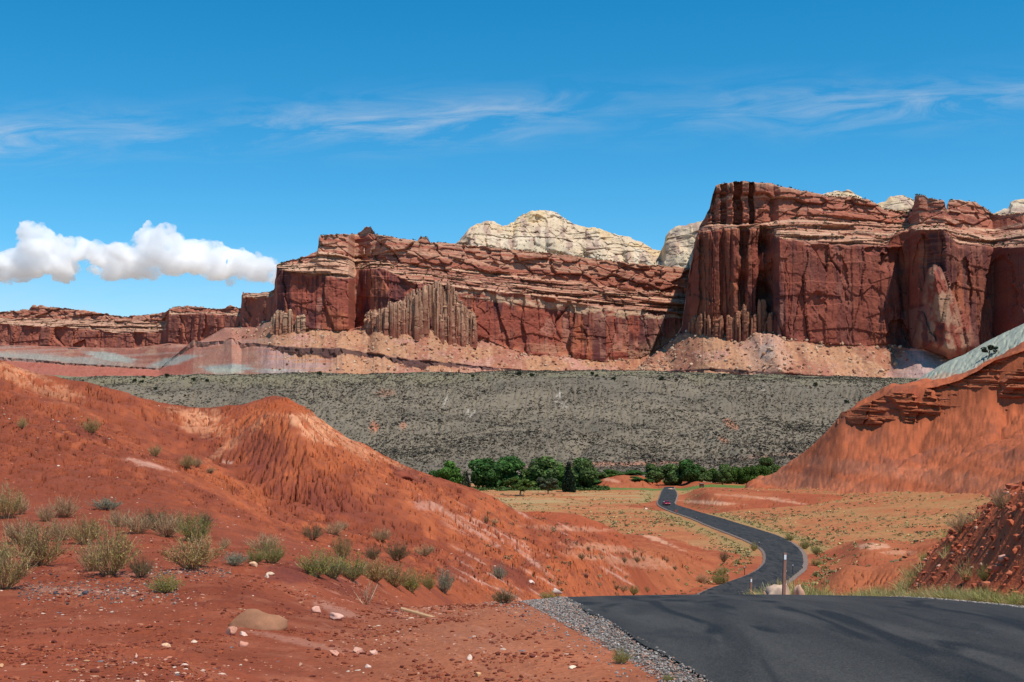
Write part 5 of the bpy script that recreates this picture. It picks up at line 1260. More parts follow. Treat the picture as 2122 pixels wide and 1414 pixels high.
rock(532, 1300, 108, 46, 'boulder', (.30, .138, .075), 'large smooth brown boulder half sunk in the red soil of the foreground', 61, .46, .12, .34, .26, .7)
rock(478, 1316, 20, 30, 'slab', (.50, .23, .15), 'pink slab leaning at the left end of the large brown boulder', 62, .4, .7, .3)
rock(526, 1174, 22, 11, 'rock', (.62, .37, .22), 'tan flat rock beside the silvery sage bush', 63, .5)
rock(561, 1191, 20, 7, 'rock', (.70, .50, .34), 'pale flat rock at the left foot of the dark soil mound', 64, .45)
rock(553, 1197, 9, 8, 'rock', (.70, .54, .40), 'small pale rock under the flat rock by the dark mound', 65)
rock(700, 1285, 34, 15, 'slab', (.64, .36, .27), 'long pink-white slab on the slope right of the boulder', 66, .4, .35)
rock(655, 1270, 26, 15, 'rock', (.58, .30, .22), 'crumbled pink rock uphill of the long pink-white slab', 67, .5, .2)
rock(505, 1317, 24, 8, 'rock', (.66, .42, .33), 'white-pink elongated rock below the large boulder', 68, .45, .3)
rock(700, 1358, 36, 10, 'slab', (.55, .26, .18), 'thin reddish slab tilted out of the soil near the bottom', 69, .35, .6)
rock(745, 1352, 28, 12, 'slab', (.58, .30, .21), 'second tilted slab beside the thin reddish one', 70, .4, .5)
rock(775, 1356, 24, 12, 'rock', (.66, .38, .28), 'bright pink wedge of rock right of the tilted slabs', 71, .4, .45)
rock(762, 1384, 14, 9, 'rock', (.68, .46, .36), 'pale blocky rock below the pink wedge', 72)
rock(624, 1380, 12, 9, 'rock', (.58, .30, .18), 'orange-tan pointed rock in the bottom foreground', 73, .4)
rock(505, 1340, 24, 14, 'rock', (.55, .24, .16), 'cluster-like pinkish rock below the leaning slab', 74, .4)
rock(973, 1368, 12, 13, 'rock', (.72, .52, .40), 'rounded whitish rock alone on the dark slope left of the gravel', 75)
rock(1187, 1386, 16, 8, 'rock', (.74, .55, .38), 'flat cream rock on the ochre soil near the bottom', 76, .45)
rock(991, 1402, 14, 12, 'rock', (.66, .36, .17), 'orange rock low in the frame left of the cream rock', 77)
rock(345, 1341, 20, 10, 'rock', (.70, .42, .25), 'cream-orange oblong rock in the left foreground', 78, .5)
rock(403, 1333, 14, 8, 'rock', (.72, .50, .36), 'pale round rock right of the cream-orange oblong rock', 79)
rock(282, 1365, 9, 13, 'rock', (.58, .33, .24), 'narrow upright pinkish rock in the left foreground', 80, .4)
rock(383, 1380, 14, 6, 'rock', (.66, .44, .34), 'flat pale rock near the bottom left', 81)
rock(3, 1384, 10, 9, 'rock', (.62, .33, .17), 'orange rock at the bottom left corner', 82)
rock(114, 1231, 8, 7, 'rock', (.07, .06, .07), 'black rock in the gravel patch, left of two', 83)
rock(176, 1231, 14, 9, 'rock', (.075, .065, .075), 'larger black rock in the gravel patch, right of two', 84)
rock(1101, 1210, 16, 9, 'rock', (.74, .58, .48), 'bright white slab on the maroon streak of the hill', 85, .4, .5)
rock(1150, 1232, 30, 14, 'rock', (.52, .44, .38), 'grey-white broken rock above the tip of the asphalt', 86, .4)
rock(836, 992, 46, 24, 'rock', (.22, .055, .030), 'dark red block jutting from the right shoulder of the red hill', 87, .4, .4, .35, .3)
rock(1212, 1196, 20, 12, 'rock', (.20, .075, .045), 'dark overhanging rock in the washed-out hollow', 88, .4)
# pale boulder behind the tall marker post
for px, wpx, ypx, lab, sd, cl in ((1620, 52, 1209, 'cream white boulder behind the tall roadside marker post', 90, (.54, .37, .265)), (1594, 20, 1216, 'small orange-tan boulder left of the cream white boulder', 91, (.52, .28, .16)), (1655, 24, 1211, 'pinkish boulder half hidden in grass right of the cream white boulder', 92, (.50, .29, .20))):
    dd = 36.5; x = (px - CX) / F * dd; z0 = gz(x, dd); zt = zof(ypx, dd); h = max(.3, (zt - z0) / 2 + .1); w = wpx * dd / F / 2; me = rock_mesh('boulder', sd, w * 1.25, w * .9, h, 3, .30, cl, .36, M_rock); za = np.array([v.co.z for v in me.vertices]); f_ = (zt - z0 + .2) / (za.max() - za.min())
    o = link(bpy.data.objects.new('boulder', me)); o.scale = (1, 1, f_); o.location = (x, dd, zt - f_ * za.max()); tag(o, lab, 'rock', 'boulders beside the road')
# a weathered plank on the slope
pl = hit(872, 1280); bm = bmesh.new(); bmesh.ops.create_cube(bm, size=1.0)
for v in bm.verts: v.co = Vector((v.co.x * .62, v.co.y * .075, v.co.z * .035))
bmesh.ops.bevel(bm, geom=list(bm.edges), offset=.006, segments=1, affect='EDGES')
me = bpy.data.meshes.new('plank'); bm.to_mesh(me); bm.free(); me.materials.append(plain_mat('weathered_wood', (.42, .24, .12), .85, nscale=9.0, nvar=.3))
o = link(bpy.data.objects.new('plank', me)); o.location = pl + Vector((0, 0, .05)); o.rotation_euler = (.1, .28, .05); tag(o, 'yellowish wooden plank lying on the red slope', 'plank')

# pebbles, gravel, clods
n = 16000; d_ = np.exp(np.log(9.2) + (np.log(40) - np.log(9.2)) * rg_.random(n)); u_ = -.5 + .62 * rg_.random(n); x_ = u_ * d_
pat = fbm(x_ / 1.6, d_ / 1.2, 3, 660); z_, lid, r_, c_ = gz_many(x_, d_); k_ = (x_ < xl(d_) - .6) & (lid == 1) & (rg_.random(n) < np.clip(.12 + 1.3 * pat, .03, 1))
pp = np.stack([x_, d_, z_], -1)[k_]; m = len(pp); sz = .004 + .024 * rg_.random(m) ** 6 + .00018 * pp[:, 1]
pal = np.array([[.58, .38, .28], [.52, .26, .18], [.42, .16, .09], [.60, .45, .34], [.30, .095, .05], [.17, .13, .125], [.46, .25, .13]])
stuff(scatter('pebbles', pp, sz, pal[rg_.choice(7, m, p=[.13, .2, .22, .07, .2, .08, .1])], ICO1, M_stone, 51, (1.6, 1, .5), .3, False, .42, .2))
n = 26000; d_ = np.exp(np.log(9.2) + (np.log(30) - np.log(9.2)) * rg_.random(n)); u_ = -.5 + .66 * rg_.random(n); x_ = u_ * d_; pat = fbm(x_ / .9, d_ / .8, 3, 665); z_, lid, r_, c_ = gz_many(x_, d_); k_ = (x_ < xl(d_) - .7) & (lid == 1) & (rg_.random(n) < np.clip(.35 + 1.6 * pat, .04, 1))
pp = np.stack([x_, d_, z_], -1)[k_]; m = len(pp)
stuff(scatter('soil_clods', pp, .005 + .022 * rg_.random(m) ** 4 + .0003 * pp[:, 1], np.array([[.25, .062, .028], [.19, .045, .024], [.30, .085, .040], [.15, .038, .024]])[rg_.integers(0, 4, m)], ICO1, M_stone, 57, (1.3, 1.1, .7), .35, False, .35, .2))
n = 1700; px_ = np.concatenate([40 + 330 * rg_.random(1200), 300 + 180 * rg_.random(500)]); py_ = np.concatenate([1225 + 24 * rg_.normal(size=1200) * .6 + 0 * px_[:1200], 1184 + 6 * rg_.normal(size=500)])
pp = np.array([hit(a, b) for a, b in zip(px_, py_)]); sz = .006 + .016 * rg_.random(n) ** 3.5
stuff(scatter('dark_gravel', pp, sz, np.array([[.085, .070, .068], [.15, .115, .105], [.44, .32, .235], [.33, .22, .16], [.11, .085, .08]])[rg_.integers(0, 5, n)], ICO1, M_stone, 52, (1.25, 1, .7), .3, False, .25, .2))
n = 7000; d_ = 9.5 + 17 * rg_.random(n) ** 1.15; t_ = rg_.random(n); gw = np.interp(d_, [11, 13, 17, 22, 30], [.26, .32, .50, .70, .8]); t_ = np.where(rg_.random(n) < .12, t_ * 1.9, t_); x_ = xl(d_) + .05 - (gw + .10) * t_; k_ = d_ < 26.5
zc_ = zroad(d_) + .012 - (.082) * t_; pp = np.stack([x_, d_, zc_], -1)[k_]
pp[:, 2] = np.maximum(pp[:, 2], gz_many(pp[:, 0], pp[:, 1])[0])
gp = np.array([[.29, .245, .21], [.19, .16, .14], [.38, .33, .29], [.12, .10, .09], [.34, .19, .13]])
o = stuff(scatter('shoulder_gravel', pp, 0.005 + .009 * rg_.random(len(pp)) ** 2 + .00018 * pp[:, 1], gp[rg_.choice(5, len(pp), p=[.30, .26, .12, .16, .16])], ICO1, M_stone, 53, (1.2, 1, .8), .3, False, .2, .2))
n = 3600; d_ = 16 + 14 * rg_.random(n); t_ = rg_.random(n); x_ = xr(d_) - .05 + .85 * t_; zc_ = np.maximum(zroad(d_) + .012 - .08 * t_, gz_many(x_, d_)[0])
stuff(scatter('shoulder_gravel', np.stack([x_, d_, zc_], -1), .010 + .014 * rg_.random(n), gp[rg_.choice(5, n, p=[.32, .28, .16, .16, .08])], ICO1, M_stone, 54, (1.2, 1, .8), .3, False, .2, .2))
n = 5200; d_ = 19 + 22 * rg_.random(n); u_ = .28 + .30 * rg_.random(n); x_ = u_ * d_; z_, lid, r_, c_ = gz_many(x_, d_); k_ = lid == 9
pp = np.stack([x_, d_, z_], -1)[k_]; m = len(pp); sz = .022 + .10 * rg_.random(m) ** 4
stuff(scatter('bank_rubble', pp, sz, np.array([[.40, .105, .050], [.28, .072, .038], [.46, .145, .075], [.55, .29, .20]])[rg_.choice(4, m, p=[.42, .3, .22, .06])], ICO1, M_stone, 55, (1.15, 1, .8), .3, False, .3, .2))
n = 2600; u_ = -.45 + .62 * rg_.random(n); d_ = 38 + 90 * rg_.random(n); x_ = u_ * d_; z_, lid, r_, c_ = gz_many(x_, d_); k_ = (lid == 1) & (rg_.random(n) < .2 + 1.6 * np.clip(fbm(x_ / 6, d_ / 9, 3, 661), 0, 1))
pp = np.stack([x_, d_, z_], -1)[k_]; m = len(pp)
stuff(scatter('hill_stones', pp, .022 + .06 * rg_.random(m) ** 4, pal[rg_.choice(7, m, p=[.28, .28, .14, .12, .12, .0, .06])], ICO1, M_stone, 56, (1.4, 1, .6), .3, False, .25, .2))
print('plants and stones', time.time() - T0)

# ------------------------------------------------------------------ trees in the valley
M_bark = plain_mat('bark', (.16, .115, .075), .9, spec=.05, nscale=3.0); M_crown = attr_mat('tree_leaves', .7, .18, .25)


def tube(pts, r0, r1, n=7):
    pts = np.asarray(pts, float); k = len(pts); dv = np.gradient(pts, axis=0); dv /= np.linalg.norm(dv, axis=1, keepdims=True)
    a = np.cross(dv, [0.31, .95, .05]); a /= np.linalg.norm(a, axis=1, keepdims=True); b = np.cross(dv, a)
    an = np.linspace(0, 2 * np.pi, n + 1)[:-1]; r = np.linspace(r0, r1, k)[:, None, None]
    V = pts[:, None] + r * (a[:, None] * np.cos(an)[None, :, None] + b[:, None] * np.sin(an)[None, :, None])
    i = np.arange(k * n).reshape(k, n); f = np.stack([i[:-1], np.roll(i[:-1], -1, 1), np.roll(i[1:], -1, 1), i[1:]], -1).reshape(-1, 4)
    return V.reshape(-1, 3), f


def join(parts):
    Vs, Fs, b = [], [], 0
    for v, f in parts: Vs.append(v); Fs.append(f + b); b += len(v)
    return np.concatenate(Vs), np.concatenate(Fs)


def tree_meshes(seed, shape, cols, nl=8000, ls=.040):
    """unit tree: height 1, crown half-width .5"""
    rng = np.random.default_rng(seed)
    lobes = []
    if shape == 'round':
        for i in range(17): a = rng.random() * 6.283; r = .33 * math.sqrt(rng.random()); z = .22 + .60 * rng.random(); lobes.append((r * math.cos(a) * (1.15 - abs(z - .5)), r * math.sin(a), z, .13 + .08 * rng.random()))
        lobes += [(.0, 0, .80, .18), (-.22, 0, .26, .20), (.24, .0, .24, .20), (0, -.2, .22, .2), (0, .2, .25, .2), (0, 0, .45, .26)]
    elif shape == 'cone':
        for i in range(16): z = .08 + .86 * i / 16; r = .36 * (1 - z) ** .8; a = rng.random() * 6.283; lobes.append((r * .5 * math.cos(a), r * .5 * math.sin(a), z, .08 + .26 * (1 - z) ** .9))
    elif shape == 'willow':
        for i in range(18): a = rng.random() * 6.283; r = .40 * math.sqrt(rng.random()); z = .85 - .9 * r * r / .4 - .42 * rng.random() * (r > .18); lobes.append((r * math.cos(a), r * math.sin(a), max(.14, z), .14 + .07 * rng.random()))
        lobes += [(-.25, 0, .20, .18), (.25, 0, .2, .18), (0, -.22, .2, .18), (0, 0, .5, .24)]
    elif shape == 'loose':
        for i in range(11): a = rng.random() * 6.283; r = .36 * math.sqrt(rng.random()); z = .36 + .48 * rng.random(); lobes.append((r * math.cos(a), r * math.sin(a), z, .10 + .06 * rng.random()))
    else:                                                   # orchard: low clipped mound
        for i in range(12): a = rng.random() * 6.283; r = .34 * math.sqrt(rng.random()); lobes.append((r * math.cos(a), r * math.sin(a), .22 + .52 * rng.random(), .19 + .07 * rng.random()))
    lobes = np.array(lobes); w = lobes[:, 3] ** 2; j = rng.choice(len(lobes), nl, p=w / w.sum())
    n = rng.normal(size=(nl, 3)); n /= np.linalg.norm(n, axis=1, keepdims=True); rr_ = (.55 + .5 * rng.random(nl) ** .5)
    st = np.array([1, 1, .85]) if shape != 'willow' else np.array([.95, .95, 1.15])
    cen = lobes[j, :3] + n * (lobes[j, 3] * rr_)[:, None] * st; cen[:, 2] = np.maximum(cen[:, 2], .02)
    lobe_t = (.75 + .5 * rng.random(len(lobes)))[j][:, None]
    lv, lf, lc = leaf_quads(cen, n + .7 * rng.normal(size=(nl, 3)), ls * (.55 + .9 * rng.random(nl)), .6, np.clip(jitcol(cols, nl, rng, .28) * lobe_t, .01, .9), rng)
    tr = [tube([[0, 0, -.04], [.01, 0, .12], [-.01, .01, .30], [0, 0, .62]], .035, .012)]
    for l in lobes[rng.choice(len(lobes), 6, replace=False)]:
        b = np.array([0, 0, .12 + .25 * rng.random()]); e = l[:3]; tr.append(tube([b, b + (e - b) * .5 + np.array([0, 0, -.03]), e], .016, .005, 5))
    tv, tf = join(tr)
    return make_mesh('trunk', tv, tf, None, True, M_bark), make_mesh('crown', lv, lf, lc, False, M_crown)


DG, MG, BG, GG, YG, VD = [[.052, .120, .026], [.072, .150, .034]], [[.098, .158, .044], [.128, .186, .054]], [[.070, .155, .024], [.095, .180, .032]], [[.085, .105, .052], [.11, .125, .062]], [[.105, .155, .030], [.085, .13, .025]], [[.014, .028, .012]]
TP = {('round', 'd', 0): tree_meshes(901, 'round', DG), ('round', 'd', 1): tree_meshes(902, 'round', DG), ('round', 'b', 0): tree_meshes(903, 'round', BG), ('willow', 'm', 0): tree_meshes(904, 'willow', MG), ('willow', 'm', 1): tree_meshes(905, 'willow', MG),
      ('loose', 'y', 0): tree_meshes(906, 'loose', YG, 4500), ('loose', 'g', 0): tree_meshes(907, 'loose', GG, 4500), ('cone', 'v', 0): tree_meshes(908, 'cone', VD, 4500), ('cone', 'g', 0): tree_meshes(909, 'cone', GG, 2000),
      ('orch', 'y', 0): tree_meshes(910, 'orch', [[.060, .115, .018], [.085, .14, .022]], 4500), ('orch', 'd', 0): tree_meshes(911, 'orch', DG, 4500), ('orch', 'm', 0): tree_meshes(912, 'orch', MG, 4500), ('round', 'm', 0): tree_meshes(913, 'round', MG)}
TREES = [
    (931, 1012, 56, 46, ('round', 'b', 0), 'bright green round tree, leftmost beside the red hill flank'),
    (907, 1004, 30, 24, ('orch', 'd', 0), 'low dark tree half hidden by the red hill flank'),
    (964, 1012, 36, 22, ('cone', 'g', 0), 'slim greyish pointed tree between the leftmost tree and the big dark pair'),
    (1010, 1011, 60, 62, ('round', 'd', 0), 'big dark green tree, left one of the touching pair'),
    (1048, 1010, 62, 60, ('round', 'd', 1), 'big dark green tree, right one of the touching pair'),
    (1082, 1007, 26, 26, ('orch', 'd', 0), 'low dark tree right behind the big dark pair'),
    (1079, 1026, 38, 56, ('loose', 'y', 0), 'small yellow-green tree with visible trunk standing in front of the grove'),
    (1130, 1009, 56, 74, ('willow', 'm', 0), 'wide drooping mid green tree in the middle of the grove'),
    (1136, 1024, 42, 42, ('loose', 'g', 0), 'small grey-green tree in front of the wide drooping tree'),
    (1160, 1010, 42, 24, ('round', 'b', 0), 'narrow light green tree beside the dark conical tree'),
    (1178, 1019, 60, 24, ('cone', 'v', 0), 'almost black conical evergreen in the grove'),
    (1204, 1013, 58, 54, ('willow', 'm', 1), 'drooping green tree at the right end of the grove'),
    (1238, 998, 22, 34, ('orch', 'm', 0), 'low green tree first right of the grove behind the red mound'),
    (1262, 996, 24, 30, ('orch', 'y', 0), 'low yellow-green tree second right of the grove behind the red mound'),
    (1290, 991, 16, 34, ('orch', 'm', 0), 'hedge-like low tree above the crest of the red mound'),
    (1318, 988, 14, 30, ('orch', 'd', 0), 'small hedge-like tree at the right of the red mound crest'),
    (1352, 993, 30, 34, ('round', 'm', 0), 'mid green rounded tree, leftmost of the group beyond the road end'),
    (1388, 993, 27, 48, ('willow', 'm', 1), 'wide dusty green tree beyond the road end'),
    (1426, 995, 42, 40, ('round', 'd', 0), 'tallest dark tree beyond the road end'),
    (1455, 996, 27, 34, ('round', 'm', 0), 'dark tree behind the small wooden stand'),
    (1477, 993, 24, 26, ('orch', 'y', 0), 'bright green low tree right of the wooden stand'),
    (1497, 993, 29, 28, ('round', 'm', 0), 'rounded tree at the left end of the orchard row'),
    (1515, 991, 24, 24, ('orch', 'y', 0), 'first tree of the clipped orchard row'), (1531, 990, 24, 24, ('orch', 'y', 0), 'second tree of the clipped orchard row'),
    (1547, 989, 24, 24, ('orch', 'y', 0), 'third tree of the clipped orchard row'), (1562, 988, 24, 24, ('orch', 'y', 0), 'fourth tree of the clipped orchard row'),
    (1577, 986, 24, 24, ('orch', 'y', 0), 'fifth tree of the clipped orchard row'), (1592, 984, 24, 24, ('orch', 'y', 0), 'sixth tree of the clipped orchard row'),
    (1607, 982, 23, 24, ('orch', 'y', 0), 'last tree of the clipped orchard row beside the red ridge'),
    (1594, 972, 26, 40, ('round', 'm', 0), 'grey-green tree rising behind the orchard row'),
    (1320, 1001, 10, 20, ('orch', 'd', 0), 'dark little tree on the near side of the red mound'), (1342, 1000, 8, 14, ('orch', 'd', 0), 'smaller dark bushy tree on the near side of the red mound'),
    (1238, 1006, 10, 24, ('orch', 'd', 0), 'dark low bushy tree at the left foot of the red mound'),
]
for i, (px, py, hpx, wpx, key, lab) in enumerate(TREES):
    d = float(np.clip(d_of_row(min(max(py, 1000), 1030)), 470, 548)) + (18 if py < 1000 else 0) + (i % 3) * 2
    x = (px - CX) / F * d; z = gz(x, d); top = zof(py - hpx, d); h = 1.08 * max(2.0, top - z) if py >= 985 else hpx * d / F + 1.0
    w = wpx * d / F * (1.45 if key[0] == 'orch' else 1.36)
    if py < 985: d = 590.0; x = (px - CX) / F * d; z = gz(x, d); h = zof(py - hpx, d) - z; w = wpx * d / F * 1.1
    o = empty('tree', (x, d, z - .1), RB.random() * 6.28, (w, w, h)); tag(o, lab, 'tree', 'trees on the valley floor')
    for nm, me in zip(('trunk', 'crown'), TP[key]): link(bpy.data.objects.new(nm, me), o)
# dead pole tree behind the black conifer
d = 540; x = (1176 - CX) / F * d; z = gz(x, d); t_ = zof(948, d)
v, f = join([tube([[0, 0, 0], [.1, 0, (t_ - z) * .5], [0, 0, t_ - z]], .35, .10), tube([[.05, 0, (t_ - z) * .7], [.9, .1, (t_ - z) * .85]], .12, .04, 5), tube([[.05, 0, (t_ - z) * .75], [-.8, .1, (t_ - z) * .93]], .10, .03, 5)])
o = link(bpy.data.objects.new('dead_tree', make_mesh('dead_tree', v, f, None, True, plain_mat('dead_wood', (.42, .36, .28), .9, nscale=1.0)))); o.location = (x, d, z); tag(o, 'bare grey dead tree standing just above the black conical evergreen', 'tree')
# undergrowth along the foot of the grove
n = 700; px_ = 900 + 360 * rg_.random(n); d_ = 505 + 34 * rg_.random(n); x_ = (px_ - CX) / F * d_; z_ = gz_many(x_, d_)[0]
stuff(leafy('undergrowth', np.stack([x_, d_, z_], -1), .5 + .9 * rg_.random(n), np.array([[.060, .10, .028], [.085, .12, .035], [.045, .075, .022]])[rg_.integers(0, 3, n)], 16, 44, M_scrub, .9, .36, .3))
# junipers on the hillside rim and on the grey hill
JM = tree_meshes(920, 'orch', [[.030, .045, .018], [.040, .055, .022]], 900, .06)
JUN = [(298, 784, 'nearest the left end of the hillside rim'), (326, 780, 'second along the hillside rim from the left'), (346, 782, 'third along the hillside rim, below the grey badlands'), (294, 794, 'just below the two leftmost rim junipers'), (278, 792, 'alone low at the far left of the hillside'), (322, 808, 'standing lower down the left hillside'), (401, 790, 'on the rim right of the three left ones'), (430, 792, 'rightmost of the left rim group'), (662, 778, 'on the rim below the black ledge'), (980, 782, 'on the rim below the mesa pinnacles, alone'), (1076, 778, 'left one of a close pair on the middle rim'), (1102, 781, 'right one of a close pair on the middle rim'), (1228, 777, 'left of the twin junipers on the rim'), (1236, 781, 'right of the twin junipers on the rim'), (1272, 788, 'below and right of the twin rim junipers'), (1370, 788, 'alone on the rim below the butte talus'), (1500, 780, 'on the rim left of the red bedding ledge'), (1690, 800, 'near the right end of the rim'), (1755, 836, 'low on the right hillside beside the red ridge')]
for px, py, lab in JUN:
    p = hit(px, py); s = (7.5 + RB.random() * 4) * p.y / F
    o = empty('juniper', (p.x, p.y, p.z - .2), RB.random() * 6, (s * 1.1, s * 1.1, s)); tag(o, 'dark green juniper ' + lab, 'tree', 'junipers on the grey hillside')
    for nm, me in zip(('trunk', 'crown'), JM): link(bpy.data.objects.new(nm, me), o)
p = hit(2050, 738); s = 26 * p.y / F
o = empty('juniper', (p.x, p.y, p.z - .3), .4, (s * 1.5, s * 1.5, s)); tag(o, 'lone dark sprawling juniper on the pale grey hill', 'tree')
for nm, me in zip(('trunk', 'crown'), tree_meshes(921, 'loose', [[.022, .035, .016], [.035, .045, .022]], 900, .05)): link(bpy.data.objects.new(nm, me), o)

# ------------------------------------------------------------------ roadside posts, sign, stand
def box_bm(bm, c, s, rot=None):
    r = bmesh.ops.create_cube(bm, size=1.0); vs_ = r['verts']
    for v in vs_:
        v.co = Vector((v.co.x * s[0], v.co.y * s[1], v.co.z * s[2]))
        if rot is not None: v.co.rotate(rot)
        v.co += Vector(c)
    return vs_


def bm_obj(name, bm, mat, parent=None, bev=0.0, smooth=False):
    if bev: bmesh.ops.bevel(bm, geom=list(bm.edges), offset=bev, segments=2, affect='EDGES')
    me = bpy.data.meshes.new(name); bm.to_mesh(me); bm.free()
    if smooth: me.polygons.foreach_set('use_smooth', np.ones(len(me.polygons), bool))
    me.materials.append(mat); return link(bpy.data.objects.new(name, me), parent)


M_post = plain_mat('weathered_post', (.30, .155, .115), .85, nscale=14.0, nvar=.25); M_refl = plain_mat('white_reflector', (.80, .84, .88), .4, spec=.4); M_dpost = plain_mat('dark_steel_post', (.055, .026, .022), .7, nscale=8.0, nvar=.2); M_white = plain_mat('white_paint', (.78, .78, .76), .6)


def marker(px, ytop, d, wpx, rpx, lab, lean):
    x = (px - CX) / F * d; z0 = gz(x, d) - .1; zt = zof(ytop, d); h = zt - z0; w = wpx * d / F
    o = empty('marker_post', (x, d, z0), .25); o.rotation_euler = (0, lean, .25); tag(o, lab, 'marker post', 'wooden marker posts beside the road crest')
    bm = bmesh.new(); box_bm(bm, (0, 0, h / 2), (w, w * .6, h)); bm_obj('shaft', bm, M_post, o, w * .1)
    bm = bmesh.new(); box_bm(bm, (-w * .05, -w * .33, h - rpx * .9 * d / F), (w * .72, w * .12, rpx * d / F)); bm_obj('reflector', bm, M_refl, o, .004)


marker(1623, 1146, 33.5, 7.2, 10, 'tall brown wooden marker post with white reflector by the cream boulder', .03)
marker(1555, 1198, 54, 4.6, 6, 'shorter brown marker post with white top standing left of the tall one', .02)
POSTS = [(1508, 1206, 19, 'thin dark roadside post nearest the road crest on the left side, first of two'), (1543, 1192, 18, 'thin dark roadside post on the left side, second of two before the bend'), (1573, 1137, 14, 'thin dark post at the inside of the road bend'), (1444, 1080, 8, 'tiny dark post on the left of the straight above the bend'), (1502, 1081, 8, 'tiny dark post on the right of the straight above the bend'), (1398, 1050, 9, 'dark post on the right edge where the road dips by the red car'),
         (1658, 1135, 11, 'short dark post beside the bright green bush on the outer bend'), (1643, 1192, 22, 'dark white-tipped post on the outer bend in the grass, right one'), (1629, 1204, 22, 'dark white-tipped post directly behind the tall marker post'), (1663, 1181, 9, 'short brown post at the outermost point of the bend'), (1365, 1012, 8, 'dark post left of where the road disappears')]
for px, py, hpx, lab in POSTS:
    p = hit(px, py); h = hpx * p.y / F; r = max(.05, .6 * p.y / F * .55)
    o = empty('roadside_post', (p.x, p.y, p.z - .05)); tag(o, lab, 'post', 'thin posts along the winding road')
    v, f = tube([[0, 0, 0], [0, 0, h * .5], [.01, 0, h]], r, r * .95, 8)
    n_ = len(v); v = np.concatenate([v, [[.01, 0, h + r * .3]]]); cap = np.array([[n_ - 8 + k, n_ - 8 + (k + 1) % 8, n_, n_] for k in range(8)])
    link(bpy.data.objects.new('shaft', make_mesh('shaft', v, f, None, True, M_dpost)), o)
    v2, f2 = tube([[0, 0, h * .92], [0, 0, h * 1.0], [0, 0, h * 1.02]], r * 1.15, r * 1.1, 8); link(bpy.data.objects.new('reflector', make_mesh('reflector', v2, f2, None, True, M_white)), o)
p = hit(1401, 1067); k = p.y / F
o = empty('road_sign', (p.x, p.y, p.z)); tag(o, 'small brown-red sign board seen from behind on a post below the red car', 'sign')
bm = bmesh.new(); box_bm(bm, (0, 0, 4.5 * k), (.12, .08, 9 * k)); bm_obj('post', bm, plain_mat('sign_post', (.16, .07, .05), .8), o, .01)
bm = bmesh.new(); vs_ = [bm.verts.new(c) for c in ((-2.8 * k, -.07, 10.5 * k), (2.8 * k, -.07, 10.5 * k), (1.6 * k, -.07, 5.4 * k), (-1.6 * k, -.07, 5.4 * k))]; fc = bm.faces.new(vs_[::-1]); e = bmesh.ops.extrude_face_region(bm, geom=[fc]); bmesh.ops.translate(bm, vec=(0, .04, 0), verts=[v for v in e['geom'] if isinstance(v, bmesh.types.BMVert)])
bmesh.ops.recalc_face_normals(bm, faces=bm.faces); bm_obj('board', bm, plain_mat('sign_back', (.33, .075, .050), .6, nscale=3.0, nvar=.15), o)
# small wooden stand at the field edge
p = hit(1454, 1001); d = min(p.y, 520); x = (1454 - CX) / F * d; z = gz(x, d); o = empty('wooden_stand', (x, d, z), .2); tag(o, 'small dark brown roofed wooden stand at the edge of the green field', 'stand')
M_dw = plain_mat('old_dark_wood', (.085, .048, .032), .9, nscale=2.0)
bm = bmesh.new(); box_bm(bm, (0, 0, 1.15), (1.7, 1.2, 1.1)); bm_obj('body', bm, M_dw, o, .03)
bm = bmesh.new(); box_bm(bm, (0, 0, 1.93), (2.3, 1.7, .16)); box_bm(bm, (0, 0, 2.06), (1.8, 1.2, .14)); bm_obj('roof', bm, plain_mat('grey_roof_board', (.20, .16, .13), .9, nscale=2.0), o)
for sx_ in (-.7, .7):
    for sy_ in (-.45, .45): bm = bmesh.new(); box_bm(bm, (sx_, sy_, .3), (.14, .14, .62)); bm_obj('leg', bm, M_dw, o)
# pale rocks where the road ends
rock(1391, 1010, 14, 5, 'rock', (.66, .42, .28), 'pale tan rock at the far end of the visible road', 95, .5, d=516, group='rocks far down the road')
rock(1338, 1056, 8, 4, 'rock', (.72, .48, .38), 'whitish rock in the dry grass left of the red car', 96, .5, group='rocks far down the road')

